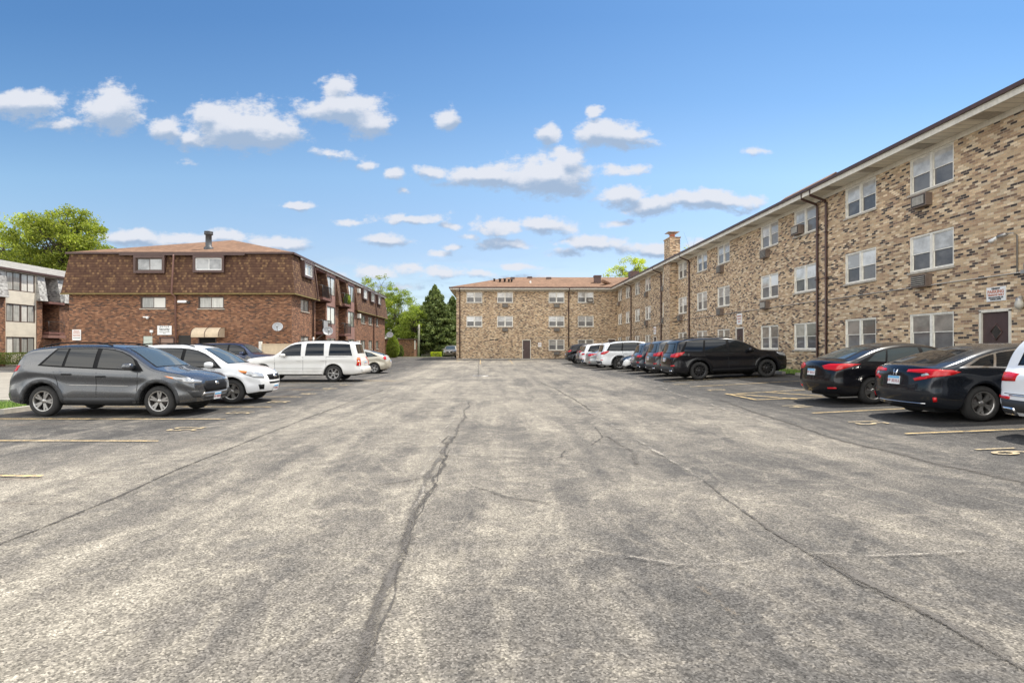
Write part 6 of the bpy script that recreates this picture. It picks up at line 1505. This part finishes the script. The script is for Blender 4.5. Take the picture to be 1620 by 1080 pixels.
PC = dict(
 grey=paint('magnetic_grey_paint', (.085, .089, .096), .7, .27, .12), white=paint('white_paint', (.74, .75, .76), 0, .3, .12), white2=paint('aged_white_paint', (.66, .65, .62), 0, .35, .35),
 black=paint('black_paint', (.006, .006, .008), .0, .22, .04, (.10, .09, .08), .45), black2=paint('blue_black_paint', (.010, .013, .020), .2, .25, .04, (.10, .09, .08), .5), char=paint('charcoal_paint', (.014, .017, .023), .4, .24, .04, (.1, .09, .08), .55),
 navy=paint('navy_paint', (.016, .028, .075), .4, .3, .15), beige=paint('champagne_paint', (.50, .46, .37), .3, .35, .25), gun=paint('gunmetal_paint', (.05, .055, .06), .6, .32, .2), silver=paint('silver_paint', (.40, .42, .43), .7, .35, .15), tan=paint('tan_gold_paint', (.28, .25, .19), .4, .35, .2), midg=paint('mid_grey_paint', (.13, .135, .14), .6, .35, .2), navy2=paint('dark_slate_paint', (.022, .03, .045), .5, .3, .15))
def car(name, label, cat, key, col, pos, head, **kw):
    M['self'] = PC[col]; return make_car(name, label, cat, key, PC[col], pos, head, **kw)
H0, H1 = 0.0, math.pi
G1 = 'cars parked nose in along the left side'; G2 = 'cars parked nose in towards the tan brick wing'
car('parked_car', 'dark grey crossover with black roof rails and five spoke wheels beside the grass strip', 'car', 'crossover', 'grey', (-9.13, 13.70), H0, plates=('front', 'rear'), wheels=('five2', 'alloy'), group=G1)
car('parked_car', 'white older crossover with amber corner lamps parked just behind the dark grey one', 'car', 'crossover_old', 'white', (-8.80, 16.55), H0, plates=('front',), wheels=('five', 'alloy'), group=G1, rails=(2.1, 4.1))
car('parked_car', 'long white weathered utility wagon with dark tinted side glass and side steps', 'car', 'long_suv', 'white2', (-8.84, 26.6), H1, plates=('rear',), wheels=('six', 'alloy'), group=G1)
car('parked_car', 'pale champagne hatchback parked beyond the long white wagon', 'car', 'hatch', 'beige', (-8.55, 34.5), H1, plates=('rear',), wheels=('five', 'alloy'), group=G1)
car('parked_car', 'navy blue tall pickup style vehicle close to the mansard block wall', 'car', 'pickup', 'navy', (-14.9, 32.3), H0, plates=(), wheels=('six', 'alloy_dk'), group=G1, rails=None)
x, y, z = at(711, 566, 74)
car('parked_car', 'tan gold car facing the lot beside the spruces in the far driveway', 'car', 'crossover_old', 'tan', (x, 77), R(-92), plates=(), wheels=('five', 'alloy'), rails=None, clad=0)
car('parked_car', 'large glossy black three row vehicle with black wheels, side on before the brick wing', 'car', 'midsuv', 'black', (7.60+5.05/2, 24.2), H0, clad_mat='trim_blk', wheels=('ten', 'alloy_dk'), group=G2, plates=('rear',))
car('parked_car', 'gunmetal grey tall vehicle whose tail shows just past the large black one', 'car', 'midsuv', 'gun', (7.75+2.5, 27.15), H0, wheels=('five', 'alloy'), group=G2, rails=None)
car('parked_car', 'dark slate crossover with a wide red lamp pair between grey and broken black cars', 'car', 'glsuv', 'navy2', (7.75+2.3, 30.0), H0, wheels=('five2', 'alloy'), group=G2, rails=None)
cb_ = car('parked_car', 'dark sedan backed in with a torn white bumper corner and broken front', 'car', 'sedan', 'black2', (7.75+2.31, 32.9), H1, wheels=('five', 'alloy'), group=G2, plates=(), extras=SPEC['sedan']['extras'][:1]+[('torn_bumper', 'white', (.85, .5), [(.05, .30, .36), (.12, .62, .30), (.30, .84, .40), (.30, .86, .62), (.15, .70, .68), (.08, .50, .60)], .03), ('bare_lamp_bay', 'dark', (1, .2), [(.05, -.30, .45), (.05, .28, .40), (.05, .28, .66), (.05, -.30, .66)], .016)])
car('parked_car', 'big white three row vehicle with spoked alloys, rear lamp high on the corner', 'car', 'midsuv', 'white', (6.9+2.52, 35.8), H0, wheels=('nine', 'alloy'), group=G2, plates=('rear',))
car('parked_car', 'low silver white sedan tucked between two white vehicles', 'car', 'sedan', 'silver', (6.65+2.31, 38.8), H0, wheels=('five', 'alloy'), group=G2, tail_mat='red_lamp')
car('parked_car', 'small white crossover with grey lower bumper beyond the silver sedan', 'car', 'glsuv', 'white', (6.7+2.3, 41.7), H0, wheels=('five', 'alloy'), group=G2, rails=None)
car('parked_car', 'mid grey car second from the far end of the row', 'car', 'crossover', 'midg', (6.85+2.3, 44.6), H0, wheels=('five', 'alloy'), group=G2, rails=None)
car('parked_car', 'black crossover at the far end of the row by the cross wing', 'car', 'crossover', 'black', (6.35+2.3, 47.5), H0, wheels=('five', 'alloy'), group=G2, rails=None)
car('parked_car', 'glossy black sedan with swept red lamps and a pale shelf behind the rear glass', 'car', 'sedan', 'black', (8.17+2.31, 14.05), H0, wheels=('five', 'alloy'), group=G2, rglass='glass_clear', sglass='glass_clear')
car('parked_car', 'charcoal fastback sedan with claw shaped red lamps and a chrome window line', 'car', 'sport_sedan', 'char', (8.05+2.32, 11.0), H0, wheels=('swirl', 'alloy'), group=G2)
car('parked_car', 'white crossover with black lower bumper and twin chrome exhausts cut off by the frame edge', 'car', 'glsuv', 'white', (8.15+2.32, 8.10), H0, wheels=('five2', 'alloy'), group=G2, plates=())
# covered motorcycle between the pickup and the wagon
o = empty('covered_motorcycle', (-13.2, 29.0, 0), 'motorcycle under a crumpled dark grey cover behind the white crossover', 'motorcycle')
tm = MB(); ringN = 22; prof = []
for i in range(15):
    t = i/14; xx = -1.0+2.0*t; hgt = .75+.45*math.exp(-((t-.68)/.16)**2)+.15*math.sin(t*7); hgt *= (1-(abs(2*t-1))**6*.65); wd = .30+.16*math.exp(-((t-.7)/.15)**2)
    ring = []
    for k in range(ringN):
        a = math.pi*k/(ringN-1); r_ = 1+.10*math.sin(k*2.3+i*1.1)+.06*math.sin(k*5.1-i*2)
        ring.append(tm.pt(-13.2+xx, 29.0+math.cos(a)*wd*(1.25-.35*math.sin(a))*r_, max(0.05, math.sin(a)**.7*hgt*r_)))
    prof.append(ring)
for i in range(14):
    for k in range(ringN-1): tm.f.append([prof[i][k], prof[i][k+1], prof[i+1][k+1], prof[i+1][k]]); tm.m.append(0); tm.sm.append(True)
tm.f.append(prof[0]); tm.f.append(prof[-1]); tm.m += [0, 0]; tm.sm += [False, False]
tm.build('cover', gm('dark_grey_tarpaulin', (.06, .06, .062), .3, 5, .55), o)
for sx in (-.75, .75):
    wv = MB(); wv.lathe([(.20, -.06), (.30, -.06), (.31, 0), (.30, .06), (.20, .06)], 20, 'y', (-13.2+sx, 29.0, .31)); wv.build('wheel', M['rubber'], o)
# remove the prototypes the copies were made from
for p_ in PROT: remove_tree(p_)

# lettering becomes plain meshes
bpy.context.view_layer.update(); dg_ = bpy.context.evaluated_depsgraph_get()
for o in [o for o in scene.objects if o.type == 'FONT']:
    me = bpy.data.meshes.new_from_object(o.evaluated_get(dg_)); n_ = o.name; pr = o.parent; mw = o.matrix_local.copy(); kd = o.get('kind')
    bpy.data.objects.remove(o); q = bpy.data.objects.new(n_, me); COL.objects.link(q)
    if pr: q.parent = pr
    q.matrix_local = mw
    if kd: q['kind'] = kd
